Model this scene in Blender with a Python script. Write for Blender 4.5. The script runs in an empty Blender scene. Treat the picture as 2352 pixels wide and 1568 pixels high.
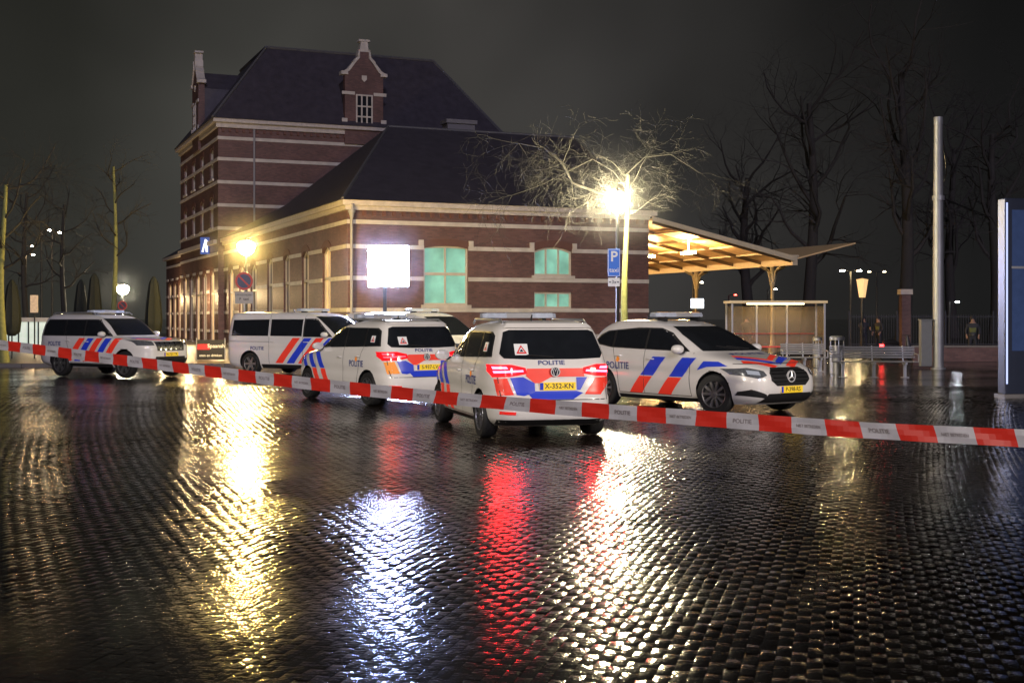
import bpy, bmesh, math, random
import numpy as np
from mathutils import Vector, Matrix
from mathutils.bvhtree import BVHTree
random.seed(7); np.random.seed(7)
SC=bpy.context.scene; COL=SC.collection
F=3000.0; HZ=745.0; CH=1.7
def W(px,d): return (px-1200)/F*d
def Z(py,d): return CH-(py-HZ)*d/F
def rad(a): return math.radians(a)
# ------------------------------------------------------------------ materials
MATS={}
def M(name,col,rough=.5,metal=0,emit=None,es=0,coat=0,var=.12,vs=6,bump=0,bs=40,spec=.5,alpha=1,trans=0):
    if name in MATS: return MATS[name]
    m=bpy.data.materials.new(name); m.use_nodes=True; nt=m.node_tree; N=nt.nodes; L=nt.links
    b=N['Principled BSDF']
    tc=N.new('ShaderNodeTexCoord'); no=N.new('ShaderNodeTexNoise'); no.inputs['Scale'].default_value=vs; no.inputs['Detail'].default_value=4
    L.new(tc.outputs['Object'],no.inputs['Vector'])
    mx=N.new('ShaderNodeMix'); mx.data_type='RGBA'
    mx.inputs['A'].default_value=(*[c*(1-var) for c in col],1); mx.inputs['B'].default_value=(*[min(1,c*(1+var)) for c in col],1)
    L.new(no.outputs['Fac'],mx.inputs['Factor']); L.new(mx.outputs['Result'],b.inputs['Base Color'])
    b.inputs['Roughness'].default_value=rough; b.inputs['Metallic'].default_value=metal
    b.inputs['Coat Weight'].default_value=coat; b.inputs['Coat Roughness'].default_value=.06
    b.inputs['Specular IOR Level'].default_value=spec
    b.inputs['Transmission Weight'].default_value=trans; b.inputs['Alpha'].default_value=alpha
    if emit:
        b.inputs['Emission Color'].default_value=(*emit,1); b.inputs['Emission Strength'].default_value=es
        if es<5:
            try: m.cycles.emission_sampling='NONE'
            except Exception: pass
    if bump:
        n2=N.new('ShaderNodeTexNoise'); n2.inputs['Scale'].default_value=bs; n2.inputs['Detail'].default_value=3
        L.new(tc.outputs['Object'],n2.inputs['Vector'])
        bp=N.new('ShaderNodeBump'); bp.inputs['Strength'].default_value=bump; bp.inputs['Distance'].default_value=.02
        L.new(n2.outputs['Fac'],bp.inputs['Height']); L.new(bp.outputs['Normal'],b.inputs['Normal'])
    MATS[name]=m; return m
def brickmat(name,c1,c2,mortar,w=.22,h=.07):
    m=bpy.data.materials.new(name); m.use_nodes=True; nt=m.node_tree; N=nt.nodes; L=nt.links; b=N['Principled BSDF']
    tc=N.new('ShaderNodeTexCoord'); sp=N.new('ShaderNodeSeparateXYZ'); L.new(tc.outputs['Object'],sp.inputs[0])
    ad=N.new('ShaderNodeMath'); ad.operation='ADD'; L.new(sp.outputs['X'],ad.inputs[0]); L.new(sp.outputs['Y'],ad.inputs[1])
    cb=N.new('ShaderNodeCombineXYZ'); L.new(ad.outputs[0],cb.inputs['X']); L.new(sp.outputs['Z'],cb.inputs['Y'])
    br=N.new('ShaderNodeTexBrick'); br.inputs['Scale'].default_value=1; br.inputs['Brick Width'].default_value=w; br.inputs['Row Height'].default_value=h
    br.inputs['Mortar Size'].default_value=.006; br.inputs['Color1'].default_value=(*c1,1); br.inputs['Color2'].default_value=(*c2,1); br.inputs['Mortar'].default_value=(*mortar,1)
    L.new(cb.outputs[0],br.inputs['Vector'])
    no=N.new('ShaderNodeTexNoise'); no.inputs['Scale'].default_value=.7; no.inputs['Detail'].default_value=6; L.new(tc.outputs['Object'],no.inputs['Vector'])
    rp=N.new('ShaderNodeMapRange'); rp.inputs['To Min'].default_value=.45; rp.inputs['To Max'].default_value=1.5; L.new(no.outputs['Fac'],rp.inputs['Value'])
    mx=N.new('ShaderNodeVectorMath'); mx.operation='SCALE'; L.new(br.outputs['Color'],mx.inputs[0]); L.new(rp.outputs[0],mx.inputs['Scale'])
    L.new(mx.outputs[0],b.inputs['Base Color']); b.inputs['Roughness'].default_value=.5
    bp=N.new('ShaderNodeBump'); bp.inputs['Strength'].default_value=.35; bp.inputs['Distance'].default_value=.008; bp.invert=True
    L.new(br.outputs['Fac'],bp.inputs['Height']); L.new(bp.outputs['Normal'],b.inputs['Normal'])
    return m
# ------------------------------------------------------------------ mesh builder
class MB:
    def __init__(s): s.v=[]; s.f=[]; s.m=[]
    def add(s,vs,fs,m=0):
        o=len(s.v); s.v+= [tuple(v) for v in vs]; s.f+=[tuple(i+o for i in f) for f in fs]; s.m+=[m]*len(fs)
    def b(s,lo,hi,m=0):
        x0,y0,z0=lo; x1,y1,z1=hi
        s.add([(x0,y0,z0),(x1,y0,z0),(x1,y1,z0),(x0,y1,z0),(x0,y0,z1),(x1,y0,z1),(x1,y1,z1),(x0,y1,z1)],
              [(0,3,2,1),(4,5,6,7),(0,1,5,4),(1,2,6,5),(2,3,7,6),(3,0,4,7)],m)
    def c(s,c,sz,m=0): s.b([c[i]-sz[i]/2 for i in range(3)],[c[i]+sz[i]/2 for i in range(3)],m)
    def tube(s,pts,rads,n=8,m=0,cap=True):
        pts=[Vector(p) for p in pts]; k=len(pts); vs=[]
        if not hasattr(rads,'__len__'): rads=[rads]*k
        up=None
        for i,p in enumerate(pts):
            d=(pts[min(i+1,k-1)]-pts[max(i-1,0)])
            if d.length<1e-9: d=Vector((0,0,1))
            d.normalize()
            if up is None:
                up=Vector((1,0,0)) if abs(d.x)<.9 else Vector((0,1,0))
            a=(up-d*up.dot(d)); 
            if a.length<1e-6: a=d.orthogonal()
            a.normalize(); up=a; b=d.cross(a)
            for j in range(n):
                t=2*math.pi*j/n; vs.append(p+(a*math.cos(t)+b*math.sin(t))*rads[i])
        fs=[(i*n+j,i*n+(j+1)%n,(i+1)*n+(j+1)%n,(i+1)*n+j) for i in range(k-1) for j in range(n)]
        if cap: fs+= [tuple(range(n))[::-1],tuple((k-1)*n+j for j in range(n))]
        s.add(vs,fs,m)
    def lathe(s,prof,n=24,c=(0,0,0),m=0,axis='z',cap=False):
        vs=[]
        for r,h in prof:
            for j in range(n):
                t=2*math.pi*j/n
                if axis=='z': vs.append((c[0]+r*math.cos(t),c[1]+r*math.sin(t),c[2]+h))
                elif axis=='y': vs.append((c[0]+r*math.cos(t),c[1]+h,c[2]+r*math.sin(t)))
                else: vs.append((c[0]+h,c[1]+r*math.cos(t),c[2]+r*math.sin(t)))
        k=len(prof)
        fs=[(i*n+j,i*n+(j+1)%n,(i+1)*n+(j+1)%n,(i+1)*n+j) for i in range(k-1) for j in range(n)]
        if cap: fs+= [tuple(range(n))[::-1],tuple((k-1)*n+j for j in range(n))]
        s.add(vs,fs,m)
    def ex(s,pts,fn,d0,d1,m=0):
        k=len(pts); vs=[fn(p[0],p[1],d0) for p in pts]+[fn(p[0],p[1],d1) for p in pts]
        s.add(vs,[tuple(range(k)),tuple(range(k,2*k))[::-1]]+[(i,i+k,(i+1)%k+k,(i+1)%k) for i in range(k)],m)
    def obj(s,name,mats,parent=None,smooth=False,bevel=0,angle=40,fix=True):
        me=bpy.data.meshes.new(name); me.from_pydata(s.v,[],s.f); 
        if not isinstance(mats,(list,tuple)): mats=[mats]
        for m in mats: me.materials.append(m)
        me.polygons.foreach_set('material_index',s.m)
        me.update()
        if fix:
            bm=bmesh.new(); bm.from_mesh(me); bmesh.ops.recalc_face_normals(bm,faces=bm.faces); bm.to_mesh(me); bm.free()
        if smooth:
            me.polygons.foreach_set('use_smooth',[True]*len(me.polygons))
            try: me.set_sharp_from_angle(angle=rad(angle))
            except Exception: pass
        o=bpy.data.objects.new(name,me); COL.objects.link(o)
        if parent: o.parent=parent
        if bevel:
            md=o.modifiers.new('bevel','BEVEL'); md.width=bevel; md.segments=2; md.limit_method='ANGLE'
        return o
def thing(name,label,cat,loc=(0,0,0),rot=0,group=None):
    o=bpy.data.objects.new(name,None); o.empty_display_size=.3; COL.objects.link(o)
    o.location=loc; o.rotation_euler=(0,0,rot); o['label']=label; o['category']=cat
    if group: o['group']=group
    return o
def tag(o,label=None,cat=None,group=None,kind=None):
    if label: o['label']=label
    if cat: o['category']=cat
    if group: o['group']=group
    if kind: o['kind']=kind
    return o
TC={}
def textmesh(s,bold=0):
    if (s,bold) in TC: return TC[(s,bold)]
    cu=bpy.data.curves.new('t','FONT'); cu.body=s; cu.size=1; cu.align_x='CENTER'; cu.align_y='CENTER'; cu.offset=bold; cu.resolution_u=3
    o=bpy.data.objects.new('t',cu); COL.objects.link(o)
    dg=bpy.context.evaluated_depsgraph_get(); me=bpy.data.meshes.new_from_object(o.evaluated_get(dg))
    v=[(p.co.x,p.co.y) for p in me.vertices]; f=[tuple(p.vertices) for p in me.polygons]
    bpy.data.objects.remove(o); bpy.data.curves.remove(cu); bpy.data.meshes.remove(me)
    TC[(s,bold)]=(v,f); return v,f
def text_obj(s,fn,size,mat,parent,name='lettering',sx=1,bold=.01):
    v,f=textmesh(s,bold); mb=MB(); mb.add([fn(x*size*sx,y*size) for x,y in v],f); return mb.obj(name,mat,parent,fix=False)
# common mats
white_paint=M('white_car_paint',(.80,.78,.75),.25,coat=.8,var=.06,vs=2.5,bump=.05,bs=60)
red_s=M('red_reflective_film',(.88,.05,.03),.35,emit=(.9,.05,.02),es=.16,var=.08)  # faint glow added in place of light the film throws back
blue_s=M('blue_reflective_film',(.02,.05,.55),.35,emit=(.02,.05,.6),es=.14,var=.08)  # same added glow as on the red film
glass=M('dark_car_glass',(.012,.014,.018),.06,var=.3,coat=1)
black=M('black_plastic',(.02,.02,.021),.4,var=.2)
seam=M('panel_gap',(.05,.05,.05),.6)
tyre_m=M('tyre_rubber',(.018,.018,.018),.65,var=.3,bump=.3)
rim_m=M('alloy_rim',(.45,.45,.46),.3,metal=.9)
rimd_m=M('brake_dark',(.03,.03,.03),.5)
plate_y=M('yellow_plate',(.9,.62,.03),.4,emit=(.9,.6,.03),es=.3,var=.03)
ink=M('dark_ink',(.015,.017,.05),.5)
navy=M('navy_lettering',(.02,.04,.22),.5)
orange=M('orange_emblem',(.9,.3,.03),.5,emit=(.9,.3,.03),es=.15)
tail_on=M('lit_tail_light',(.7,.01,.01),.2,emit=(1,.006,.012),es=140,var=.02)
tail_dim=M('glowing_tail_light',(.6,.01,.01),.2,emit=(1,.01,.015),es=16,var=.02)
head_m=M('headlight_glass',(.25,.27,.3),.08,metal=.6,coat=1,vs=25,var=.7)
chrome=M('chrome',(.7,.7,.7),.12,metal=1)
badge_m=M('badge_silver',(.8,.8,.8),.3,metal=.3)
bar_m=M('lightbar_lens',(.45,.5,.6),.12,coat=1,var=.35,vs=12)
bar_g=M('lightbar_housing',(.35,.35,.36),.35)
galv=M('galvanised_steel',(.42,.43,.44),.45,metal=.6,var=.2,vs=3,bump=.1)
dgrey=M('dark_grey_metal',(.035,.037,.04),.4,metal=.3)
steel=M('brushed_steel',(.5,.5,.5),.3,metal=.8,var=.15)
stone=M('pale_stone',(.56,.52,.47),.6,var=.35,vs=2,bump=.15)
cream=M('cream_painted_wood',(.6,.53,.38),.5,var=.15)
signblue=M('sign_blue',(.015,.12,.5),.35,emit=(.02,.13,.6),es=.35,var=.05)
signwhite=M('sign_white',(.8,.8,.8),.35,emit=(.8,.8,.8),es=.10,var=.03)
plateg=M('weathered_plate',(.38,.36,.33),.45,var=.2)
signred=M('sign_red',(.7,.03,.03),.35,emit=(.8,.04,.04),es=.08,var=.05)
# ------------------------------------------------------------------ ground
BROT=76; BW,BH=.20,.078
def ground_mat(name,brick):
    m=bpy.data.materials.new(name); m.use_nodes=True; nt=m.node_tree; N=nt.nodes; L=nt.links; b=N['Principled BSDF']
    geo=N.new('ShaderNodeNewGeometry')
    n1=N.new('ShaderNodeTexNoise'); n1.inputs['Scale'].default_value=.35; n1.inputs['Detail'].default_value=5; L.new(geo.outputs['Position'],n1.inputs['Vector'])
    n2=N.new('ShaderNodeTexNoise'); n2.inputs['Scale'].default_value=14; n2.inputs['Detail'].default_value=5; L.new(geo.outputs['Position'],n2.inputs['Vector'])
    cr=N.new('ShaderNodeValToRGB'); cr.color_ramp.elements[0].color=(.008,.0065,.005,1); cr.color_ramp.elements[1].color=(.028,.020,.015,1); L.new(n2.outputs['Fac'],cr.inputs['Fac'])
    L.new(cr.outputs[0],b.inputs['Base Color'])
    r=N.new('ShaderNodeMapRange'); r.inputs['From Min'].default_value=.38; r.inputs['From Max'].default_value=.62; r.inputs['To Min'].default_value=.09; r.inputs['To Max'].default_value=.2
    L.new(n1.outputs['Fac'],r.inputs['Value']); L.new(r.outputs[0],b.inputs['Roughness'])
    b.inputs['Specular IOR Level'].default_value=.5
    n3=N.new('ShaderNodeTexNoise'); n3.inputs['Scale'].default_value=26; n3.inputs['Detail'].default_value=2; L.new(geo.outputs['Position'],n3.inputs['Vector'])
    st=N.new('ShaderNodeMapRange'); st.inputs['From Min'].default_value=.35; st.inputs['From Max'].default_value=.65; st.inputs['To Min'].default_value=.45; st.inputs['To Max'].default_value=.95
    L.new(n1.outputs['Fac'],st.inputs['Value'])
    bp=N.new('ShaderNodeBump'); bp.inputs['Distance'].default_value=.0042; L.new(st.outputs[0],bp.inputs['Strength'])
    L.new(n3.outputs['Fac'],bp.inputs['Height'])
    last=bp
    if brick:
        mp=N.new('ShaderNodeMapping'); mp.inputs['Rotation'].default_value=(0,0,rad(-BROT)); L.new(geo.outputs['Position'],mp.inputs['Vector'])
        br=N.new('ShaderNodeTexBrick'); br.inputs['Scale'].default_value=1; br.inputs['Brick Width'].default_value=BW; br.inputs['Row Height'].default_value=BH; br.inputs['Mortar Size'].default_value=.006
        br.inputs['Mortar Smooth'].default_value=.3
        L.new(mp.outputs[0],br.inputs['Vector'])
        b2=N.new('ShaderNodeBump'); b2.invert=True; b2.inputs['Strength'].default_value=.4; b2.inputs['Distance'].default_value=.005
        L.new(br.outputs['Fac'],b2.inputs['Height']); L.new(bp.outputs['Normal'],b2.inputs['Normal']); last=b2
    L.new(last.outputs['Normal'],b.inputs['Normal'])
    return m
gm=ground_mat('wet_paving_far',True); gb=ground_mat('wet_brick_paving',False)
mb=MB(); S=1500
mb.add([(-S,-60,-.0065),(S,-60,-.0065),(S,S,-.0065),(-S,S,-.0065)],[(0,1,2,3)])
tag(mb.obj('ground',gm),kind='structure')
def bricks():
    ang=rad(BROT); ca,sa=math.cos(ang),math.sin(ang); bw,bh=BW,BH
    ii=np.arange(-90,240); jj=np.arange(-320,330)
    I,J=np.meshgrid(ii,jj); I=I.ravel().astype(float); J=J.ravel().astype(float)
    cx=(I+.5*(J%2))*bw; cy=J*bh
    X=cx*ca-cy*sa; Y=cx*sa+cy*ca
    # rows sweep in a gentle arc across the square
    X=X+.012*(Y-6)**2*.35
    k=(Y>3.8)&(Y<32)&(np.abs(X)<.43*Y+1.2)
    X=X[k];Y=Y[k];n=len(X)
    slope=np.arctan(.012*2*(Y-6)*.35)
    A=ang-slope; CA,SA=np.cos(A),np.sin(A)
    patch=np.clip(.5+.35*np.sin(X*.9+.7*np.sin(Y*.5))+.3*np.sin(Y*.8+1.3*np.sin(X*.6)+.5)+.15*np.sin(X*2.3+Y*1.7),0,1)
    amp=.35+.8*patch
    tx=np.random.normal(0,.020,n)*amp; ty=np.random.normal(0,.030,n)*amp; dz=np.random.normal(0,.0005,n)
    und=.006*np.sin(X*1.1+.5*Y)+.005*np.sin(Y*1.9-X*.7)
    hw,hh=bw/2-.0016,bh/2-.0016; iw,ih=hw-.009,hh-.009
    drop=(.0005+.0019*patch)*(.6+.8*np.random.rand(n))
    loc=[(-hw,-hh,0),(hw,-hh,0),(hw,hh,0),(-hw,hh,0),(-iw,-ih,1),(iw,-ih,1),(iw,ih,1),(-iw,ih,1)]
    V=np.zeros((n,8,3))
    for q,(lx,ly,t) in enumerate(loc):
        V[:,q,0]=X+lx*CA-ly*SA; V[:,q,1]=Y+lx*SA+ly*CA
        V[:,q,2]=(dz+tx*lx+ty*ly+und*.25) - (0 if t else drop)
    fl=np.array([(4,5,6,7),(0,1,5,4),(1,2,6,5),(2,3,7,6),(3,0,4,7)])
    FA=(fl[None,:,:]+8*np.arange(n)[:,None,None]).reshape(-1,4)
    me=bpy.data.meshes.new('brick_paving'); me.vertices.add(n*8); me.vertices.foreach_set('co',V.ravel())
    me.loops.add(len(FA)*4); me.loops.foreach_set('vertex_index',FA.ravel().astype(np.int32))
    me.polygons.add(len(FA)); me.polygons.foreach_set('loop_start',np.arange(0,len(FA)*4,4,dtype=np.int32))
    me.polygons.foreach_set('loop_total',np.full(len(FA),4,dtype=np.int32))
    me.update(calc_edges=True); me.validate()
    me.polygons.foreach_set('use_smooth',[True]*len(FA))
    me.materials.append(gb); o=bpy.data.objects.new('brick_paving',me); COL.objects.link(o); tag(o,kind='structure')
bricks()
pv=M('pavement_slabs',(.07,.06,.05),.3,var=.3,vs=3,bump=.4,bs=20)
mb=MB(); mb.b((-60,44.6,-.1),(9,130,.11)); tag(mb.obj('pavement',pv),kind='structure')
mb=MB()
x=-60
while x<9: mb.b((x,44.38,-.1),(x+.98,44.59,.125)); x+=1
tag(mb.obj('kerb',M('kerb_stone',(.2,.19,.18),.4)),kind='structure')
# ------------------------------------------------------------------ cars
def pchip(xs,ys,x):
    xs=np.array(xs,float); ys=np.array(ys,float); h=np.diff(xs); d=np.diff(ys)/h; n=len(xs); m=np.zeros(n)
    for i in range(1,n-1):
        if d[i-1]*d[i]>0: w1=2*h[i]+h[i-1]; w2=h[i]+2*h[i-1]; m[i]=(w1+w2)/(w1/d[i-1]+w2/d[i])
    m[0]=d[0]; m[-1]=d[-1]; x=np.atleast_1d(np.array(x,float)); k=np.clip(np.searchsorted(xs,x)-1,0,n-2)
    t=(x-xs[k])/h[k]; t2=t*t; t3=t2*t
    return (2*t3-3*t2+1)*ys[k]+(t3-2*t2+t)*h[k]*m[k]+(-2*t3+3*t2)*ys[k+1]+(t3-t2)*h[k]*m[k+1]
def quarter(n,K=24):
    t=np.linspace(0,math.pi/2,1500); x=np.cos(t)**(2/n); y=np.sin(t)**(2/n); x[-1]=0; y[0]=0
    s=np.concatenate([[0],np.cumsum(np.hypot(np.diff(x)*2,np.diff(y)))]); q=np.linspace(0,s[-1],K+1)
    return np.interp(q,s,x),np.interp(q,s,y)
class Car:
    def __init__(s,spec,near,near_local,phi,label,category='police car',group=None,scale=1.0):
        s.sp=spec; rows=spec['rows']; zs=[r[0] for r in rows]
        s.fr=lambda z:float(pchip(zs,[r[1] for r in rows],z)[0]); s.ff=lambda z:float(pchip(zs,[r[2] for r in rows],z)[0]); s.fw=lambda z:float(pchip(zs,[r[3] for r in rows],z)[0])
        p=rad(phi); c,si=math.cos(p),math.sin(p); lx,ly=near_local[0]*scale,near_local[1]*scale
        s.root=thing(spec['name'],label,category,(near[0]-(c*lx-si*ly),near[1]-(si*lx+c*ly),0),p,group)
        zz=[]
        for a,b in zip(zs[:-1],zs[1:]):
            k=max(1,int(math.ceil((b-a)/.035))); zz+=list(np.linspace(a,b,k+1)[:-1])
        zz.append(zs[-1]); zz=np.array(zz)
        XR=pchip(zs,[r[1] for r in rows],zz); XF=pchip(zs,[r[2] for r in rows],zz); WW=pchip(zs,[r[3] for r in rows],zz)
        WW=WW-.014*np.exp(-((zz-spec.get('crease',.66))/.09)**2)
        K=24; fx,fy=quarter(spec.get('nf',5),K); rx,ry=quarter(spec.get('nr',9),K)
        mb=MB(); ring=[]
        for z,a,b,w in zip(zz,XR,XF,WW):
            xc=(a+b)/2; h=(b-a)/2; r=[]
            r+=[(xc+h*fx[i],w*fy[i],z) for i in range(K)]
            r+=[(xc-h*rx[K-i],w*ry[K-i],z) for i in range(K)]
            r+=[(xc-h*rx[i],-w*ry[i],z) for i in range(K)]
            r+=[(xc+h*fx[K-i],-w*fy[K-i],z) for i in range(K)]
            ring.append(r)
        n=4*K; mb.add([p for r in ring for p in r],[(i*n+j,i*n+(j+1)%n,(i+1)*n+(j+1)%n,(i+1)*n+j) for i in range(len(ring)-1) for j in range(n)]+[tuple(range(n))[::-1],tuple((len(ring)-1)*n+j for j in range(n))])
        body=mb.obj('body',[white_paint,black],s.root,smooth=True,angle=50)
        s.bvh=BVHTree.FromPolygons([Vector(v) for v in mb.v],mb.f)
        cut=MB(); R=spec['arch']; wr=spec['r']
        for ax in spec['axles']:
            for sd in (1,-1):
                y1=s.fw(.6)+.2; y0=s.fw(.6)-.30
                cut.lathe([(R,sd*y0),(R,sd*y1)],40,(ax,0,wr),0,'y',cap=True)
        co=cut.obj('cut',black); md=body.modifiers.new('b','BOOLEAN'); md.object=co; md.operation='DIFFERENCE'; md.solver='EXACT'
        co.parent=s.root; bpy.context.view_layer.update(); dg=bpy.context.evaluated_depsgraph_get()
        me=bpy.data.meshes.new_from_object(body.evaluated_get(dg)); body.modifiers.clear(); body.data=me; bpy.data.objects.remove(co)
        me.materials.clear(); me.materials.append(white_paint); me.materials.append(black)
        for pl in me.polygons:
            c_=pl.center; dk=0
            for ax in spec['axles']:
                if math.hypot(c_.x-ax,c_.z-wr)<R+.003: dk=1
            if c_.z<spec['rows'][0][0]+.002 or (c_.z<spec.get('skirt',0)): dk=1
            pl.material_index=dk; pl.use_smooth=True
        try: me.set_sharp_from_angle(angle=rad(45))
        except Exception: pass
        s.body=body; s.root.scale=(scale,)*3
        for ax in spec['axles']:
            for sd in (1,-1): s.wheel(ax,sd)
    def wheel(s,ax,sd):
        r=s.sp['r']; w=.215; yo=s.fw(.55)-.015; m=MB()
        rr=r*.68
        m.lathe([(rr,-w/2),(r*.93,-w/2),(r*.985,-w/2+.025),(r,-w/2+.05),(r,w/2-.05),(r*.985,w/2-.025),(r*.93,w/2),(rr,w/2-.01),(rr,-w/2)],40,axis='y')
        t=m.obj('wheel',tyre_m,s.root,smooth=True); t.location=(ax,sd*(yo-w/2),r)
        if s.sp.get('steer') and ax>0: t.rotation_euler[2]=s.sp['steer']
        k=MB(); o=sd*(w/2-.03)
        k.lathe([(rr,o+sd*.02),(rr*.93,o+sd*.022),(rr*.9,o-sd*.03),(.01,o-sd*.05)],40,axis='y',m=0)
        k.lathe([(rr*1.0,o+sd*.022),(rr*.985,o+sd*.030),(rr*.93,o+sd*.024),(rr*.92,o)],40,axis='y',m=1)
        ns=s.sp.get('spokes',5)
        for q in range(ns):
            a=2*math.pi*q/ns; ca,sa=math.cos(a),math.sin(a); hw=.5*rr*2*math.pi/ns*.27
            vs=[]
            for (rad_,wd,yy) in ((.03,hw*.9,o+sd*.012),(rr*.95,hw*1.1,o+sd*.018)):
                for sg in (-1,1): vs+= [(ca*rad_-sa*wd*sg,yy,sa*rad_+ca*wd*sg),(ca*rad_-sa*wd*sg,yy-sd*.03,sa*rad_+ca*wd*sg)]
            k.add(vs,[(0,2,6,4),(0,1,5,4),(2,3,7,6),(1,3,7,5)],1)
        k.lathe([(.0,o+sd*.02),(.045,o+sd*.018),(.05,o)],16,axis='y',m=1)
        k.obj('rim',[rimd_m,s.sp.get('rimmat',rim_m)],t,smooth=True,angle=30)
    def cast(s,view,a,b,off):
        if view=='L': o,d=Vector((a,3,b)),Vector((0,-1,0))
        elif view=='R': o,d=Vector((a,-3,b)),Vector((0,1,0))
        elif view=='F': o,d=Vector((5,a,b)),Vector((-1,0,0))
        elif view=='B': o,d=Vector((-5,a,b)),Vector((1,0,0))
        else: o,d=Vector((a,b,4)),Vector((0,0,-1))
        h,n,i,_=s.bvh.ray_cast(o,d)
        if h is None:
            h,n,i,_=s.bvh.find_nearest(o+d*(3 if view in 'LRT' else 5)*.7)
        if n.dot(d)>0: n=-n
        return h+n*off
    def decal(s,name,poly,view,mat,off=.004,grid=.06,arch=True,parent=None):
        outs=[]
        vws=['L','R'] if view=='S' else [view]
        for vw in vws:
            bm=bmesh.new(); vs=[bm.verts.new((p[0],p[1],0)) for p in poly]; bm.faces.new(vs)
            xs=[p[0] for p in poly]; ys=[p[1] for p in poly]
            for ax,(lo,hi) in enumerate(((min(xs),max(xs)),(min(ys),max(ys)))):
                q=math.floor(lo/grid)*grid+grid
                while q<hi-1e-4:
                    co=[0,0,0]; no=[0,0,0]; co[ax]=q; no[ax]=1
                    bmesh.ops.bisect_plane(bm,geom=bm.verts[:]+bm.edges[:]+bm.faces[:],dist=1e-5,plane_co=co,plane_no=no); q+=grid
            bmesh.ops.triangulate(bm,faces=[f for f in bm.faces if len(f.verts)>4])
            if vw in 'LR' and arch:
                R=s.sp['arch']+.004; wr=s.sp['r']
                for axx in s.sp['axles']:
                    for v in bm.verts:
                        dd=math.hypot(v.co.x-axx,v.co.y-wr)
                        if R-.6*grid<dd<R+.3*grid:
                            k=R/dd; v.co.x=axx+(v.co.x-axx)*k; v.co.y=wr+(v.co.y-wr)*k
                    dl=[f for f in bm.faces if math.hypot(f.calc_center_median().x-axx,f.calc_center_median().y-wr)<R]
                    bmesh.ops.delete(bm,geom=dl,context='FACES')
            for v in bm.verts: v.co=s.cast(vw,v.co.x,v.co.y,off)
            me=bpy.data.meshes.new(name); 
            for f in bm.faces: f.smooth=True
            bm.to_mesh(me); bm.free()
            me.materials.append(mat); o=bpy.data.objects.new(name,me); COL.objects.link(o); o.parent=parent or s.root; outs.append(o)
        return outs
    def merge(s,name,objs):
        mb=MB(); mats=[]
        for o in objs:
            m=o.data.materials[0]
            if m not in mats: mats.append(m)
            mb.add([v.co[:] for v in o.data.vertices],[tuple(p.vertices) for p in o.data.polygons],mats.index(m))
            bpy.data.objects.remove(o)
        return mb.obj(name,mats,s.root,smooth=True,fix=False,angle=60)
    def text(s,txt,view,cx,cz,size,mat,sx=1,off=.008,bold=.012,slant=0):
        def fn(h,v):
            h2=h+v*slant
            if view=='L': return s.cast('L',cx-h2,cz+v,off)
            if view=='R': return s.cast('R',cx+h2,cz+v,off)
            if view=='F': return s.cast('F',cx+h2,cz+v,off)
            if view=='B': return s.cast('B',cx-h2,cz+v,off)
            return s.cast('T',cx-v,cz+h2,off)
        return text_obj(txt,fn,size,mat,s.root,'lettering',sx,bold)
    def line(s,pts,view='S',w=.010,mat=None,off=.006,name='door_seam'):
        for vw in (('L','R') if view=='S' else (view,)):
            objs=[]
            for (a,b) in zip(pts[:-1],pts[1:]):
                d=Vector((b[0]-a[0],b[1]-a[1])); d.normalize(); n=Vector((-d.y,d.x))*w/2
                objs+=s.decal(name,[(a[0]+n.x,a[1]+n.y),(a[0]-n.x,a[1]-n.y),(b[0]-n.x,b[1]-n.y),(b[0]+n.x,b[1]+n.y)],vw,mat or seam,off,.1)
            s.merge(name,objs)
    def plate(s,txt,end,z,y=0):
        sg=-1 if end=='B' else 1
        x0=s.cast(end,y,z,.012).x
        mb=MB(); mb.c((x0,y,z),(.012,.52,.11)); p=mb.obj('number_plate',plate_y,s.root,bevel=.003)
        xf=x0+sg*.0085
        m2=MB(); yl=(y+.235) if end=='B' else (y-.235); m2.c((x0+sg*.0065,yl,z),(.002,.05,.10)); m2.obj('country_band',blue_s,p)
        fn=(lambda h,v:(xf,y-.02-h,z+v)) if end=='B' else (lambda h,v:(xf,y+.02+h,z+v))
        text_obj(txt,fn,.1,ink,p,'lettering',.98,.012)
    def common(s):
        sp=s.sp
        for poly in sp['glass']: s.decal('window',poly,'S',glass,.006,.07,arch=False)
        s.decal('window_surround',sp['surround'],'S',black,.003,.06,arch=False)
        s.decal('windscreen',sp['wind'],'F',glass,.006,.05)
        s.decal('rear_window',sp['rearg'],'B',glass,.006,.04)
        for q in sp['seams']: s.line(q)
        s.decal('sill',sp['sill'],'S',black,.004,.08)
        for hx,hz in sp['handles']:
            for sd in (1,-1):
                y=s.cast('L' if sd>0 else 'R',hx,hz,.0).y; m=MB(); m.tube([(hx-.09,y,hz),(hx-.07,y+sd*.035,hz),(hx+.07,y+sd*.035,hz),(hx+.09,y,hz)],.013,8); m.obj('door_handle',sp.get('handlemat',white_paint),s.root,smooth=True)
        mx,mz=sp['mirror']
        for sd in (1,-1):
            y=s.cast('L' if sd>0 else 'R',mx,mz-.05,.0).y; m=MB(); yc=y+sd*.13
            prof=[(.001,-.075),(.05,-.065),(.085,-.03),(.095,.02),(.09,.06),(.08,.065),(.001,.066)]
            vs=MB(); vs.lathe(prof,16,(0,0,0),0,'x'); 
            m.add([(mx-v[0]*1.0,yc+v[1]*1.25,mz+v[2]*.85) for v in vs.v],vs.f,0)
            m.tube([(mx,y-sd*.03,mz-.05),(mx,yc,mz-.04)],.03,8,1)
            m.obj('mirror',[sp.get('mirrormat',white_paint),black],s.root,smooth=True,angle=50)
        bx,bz,bl=sp['bar']; m=MB()
        prof=[(-.14,.0),(-.15,.03),(-.12,.075),(0,.085),(.12,.075),(.15,.03),(.14,0)]
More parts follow.
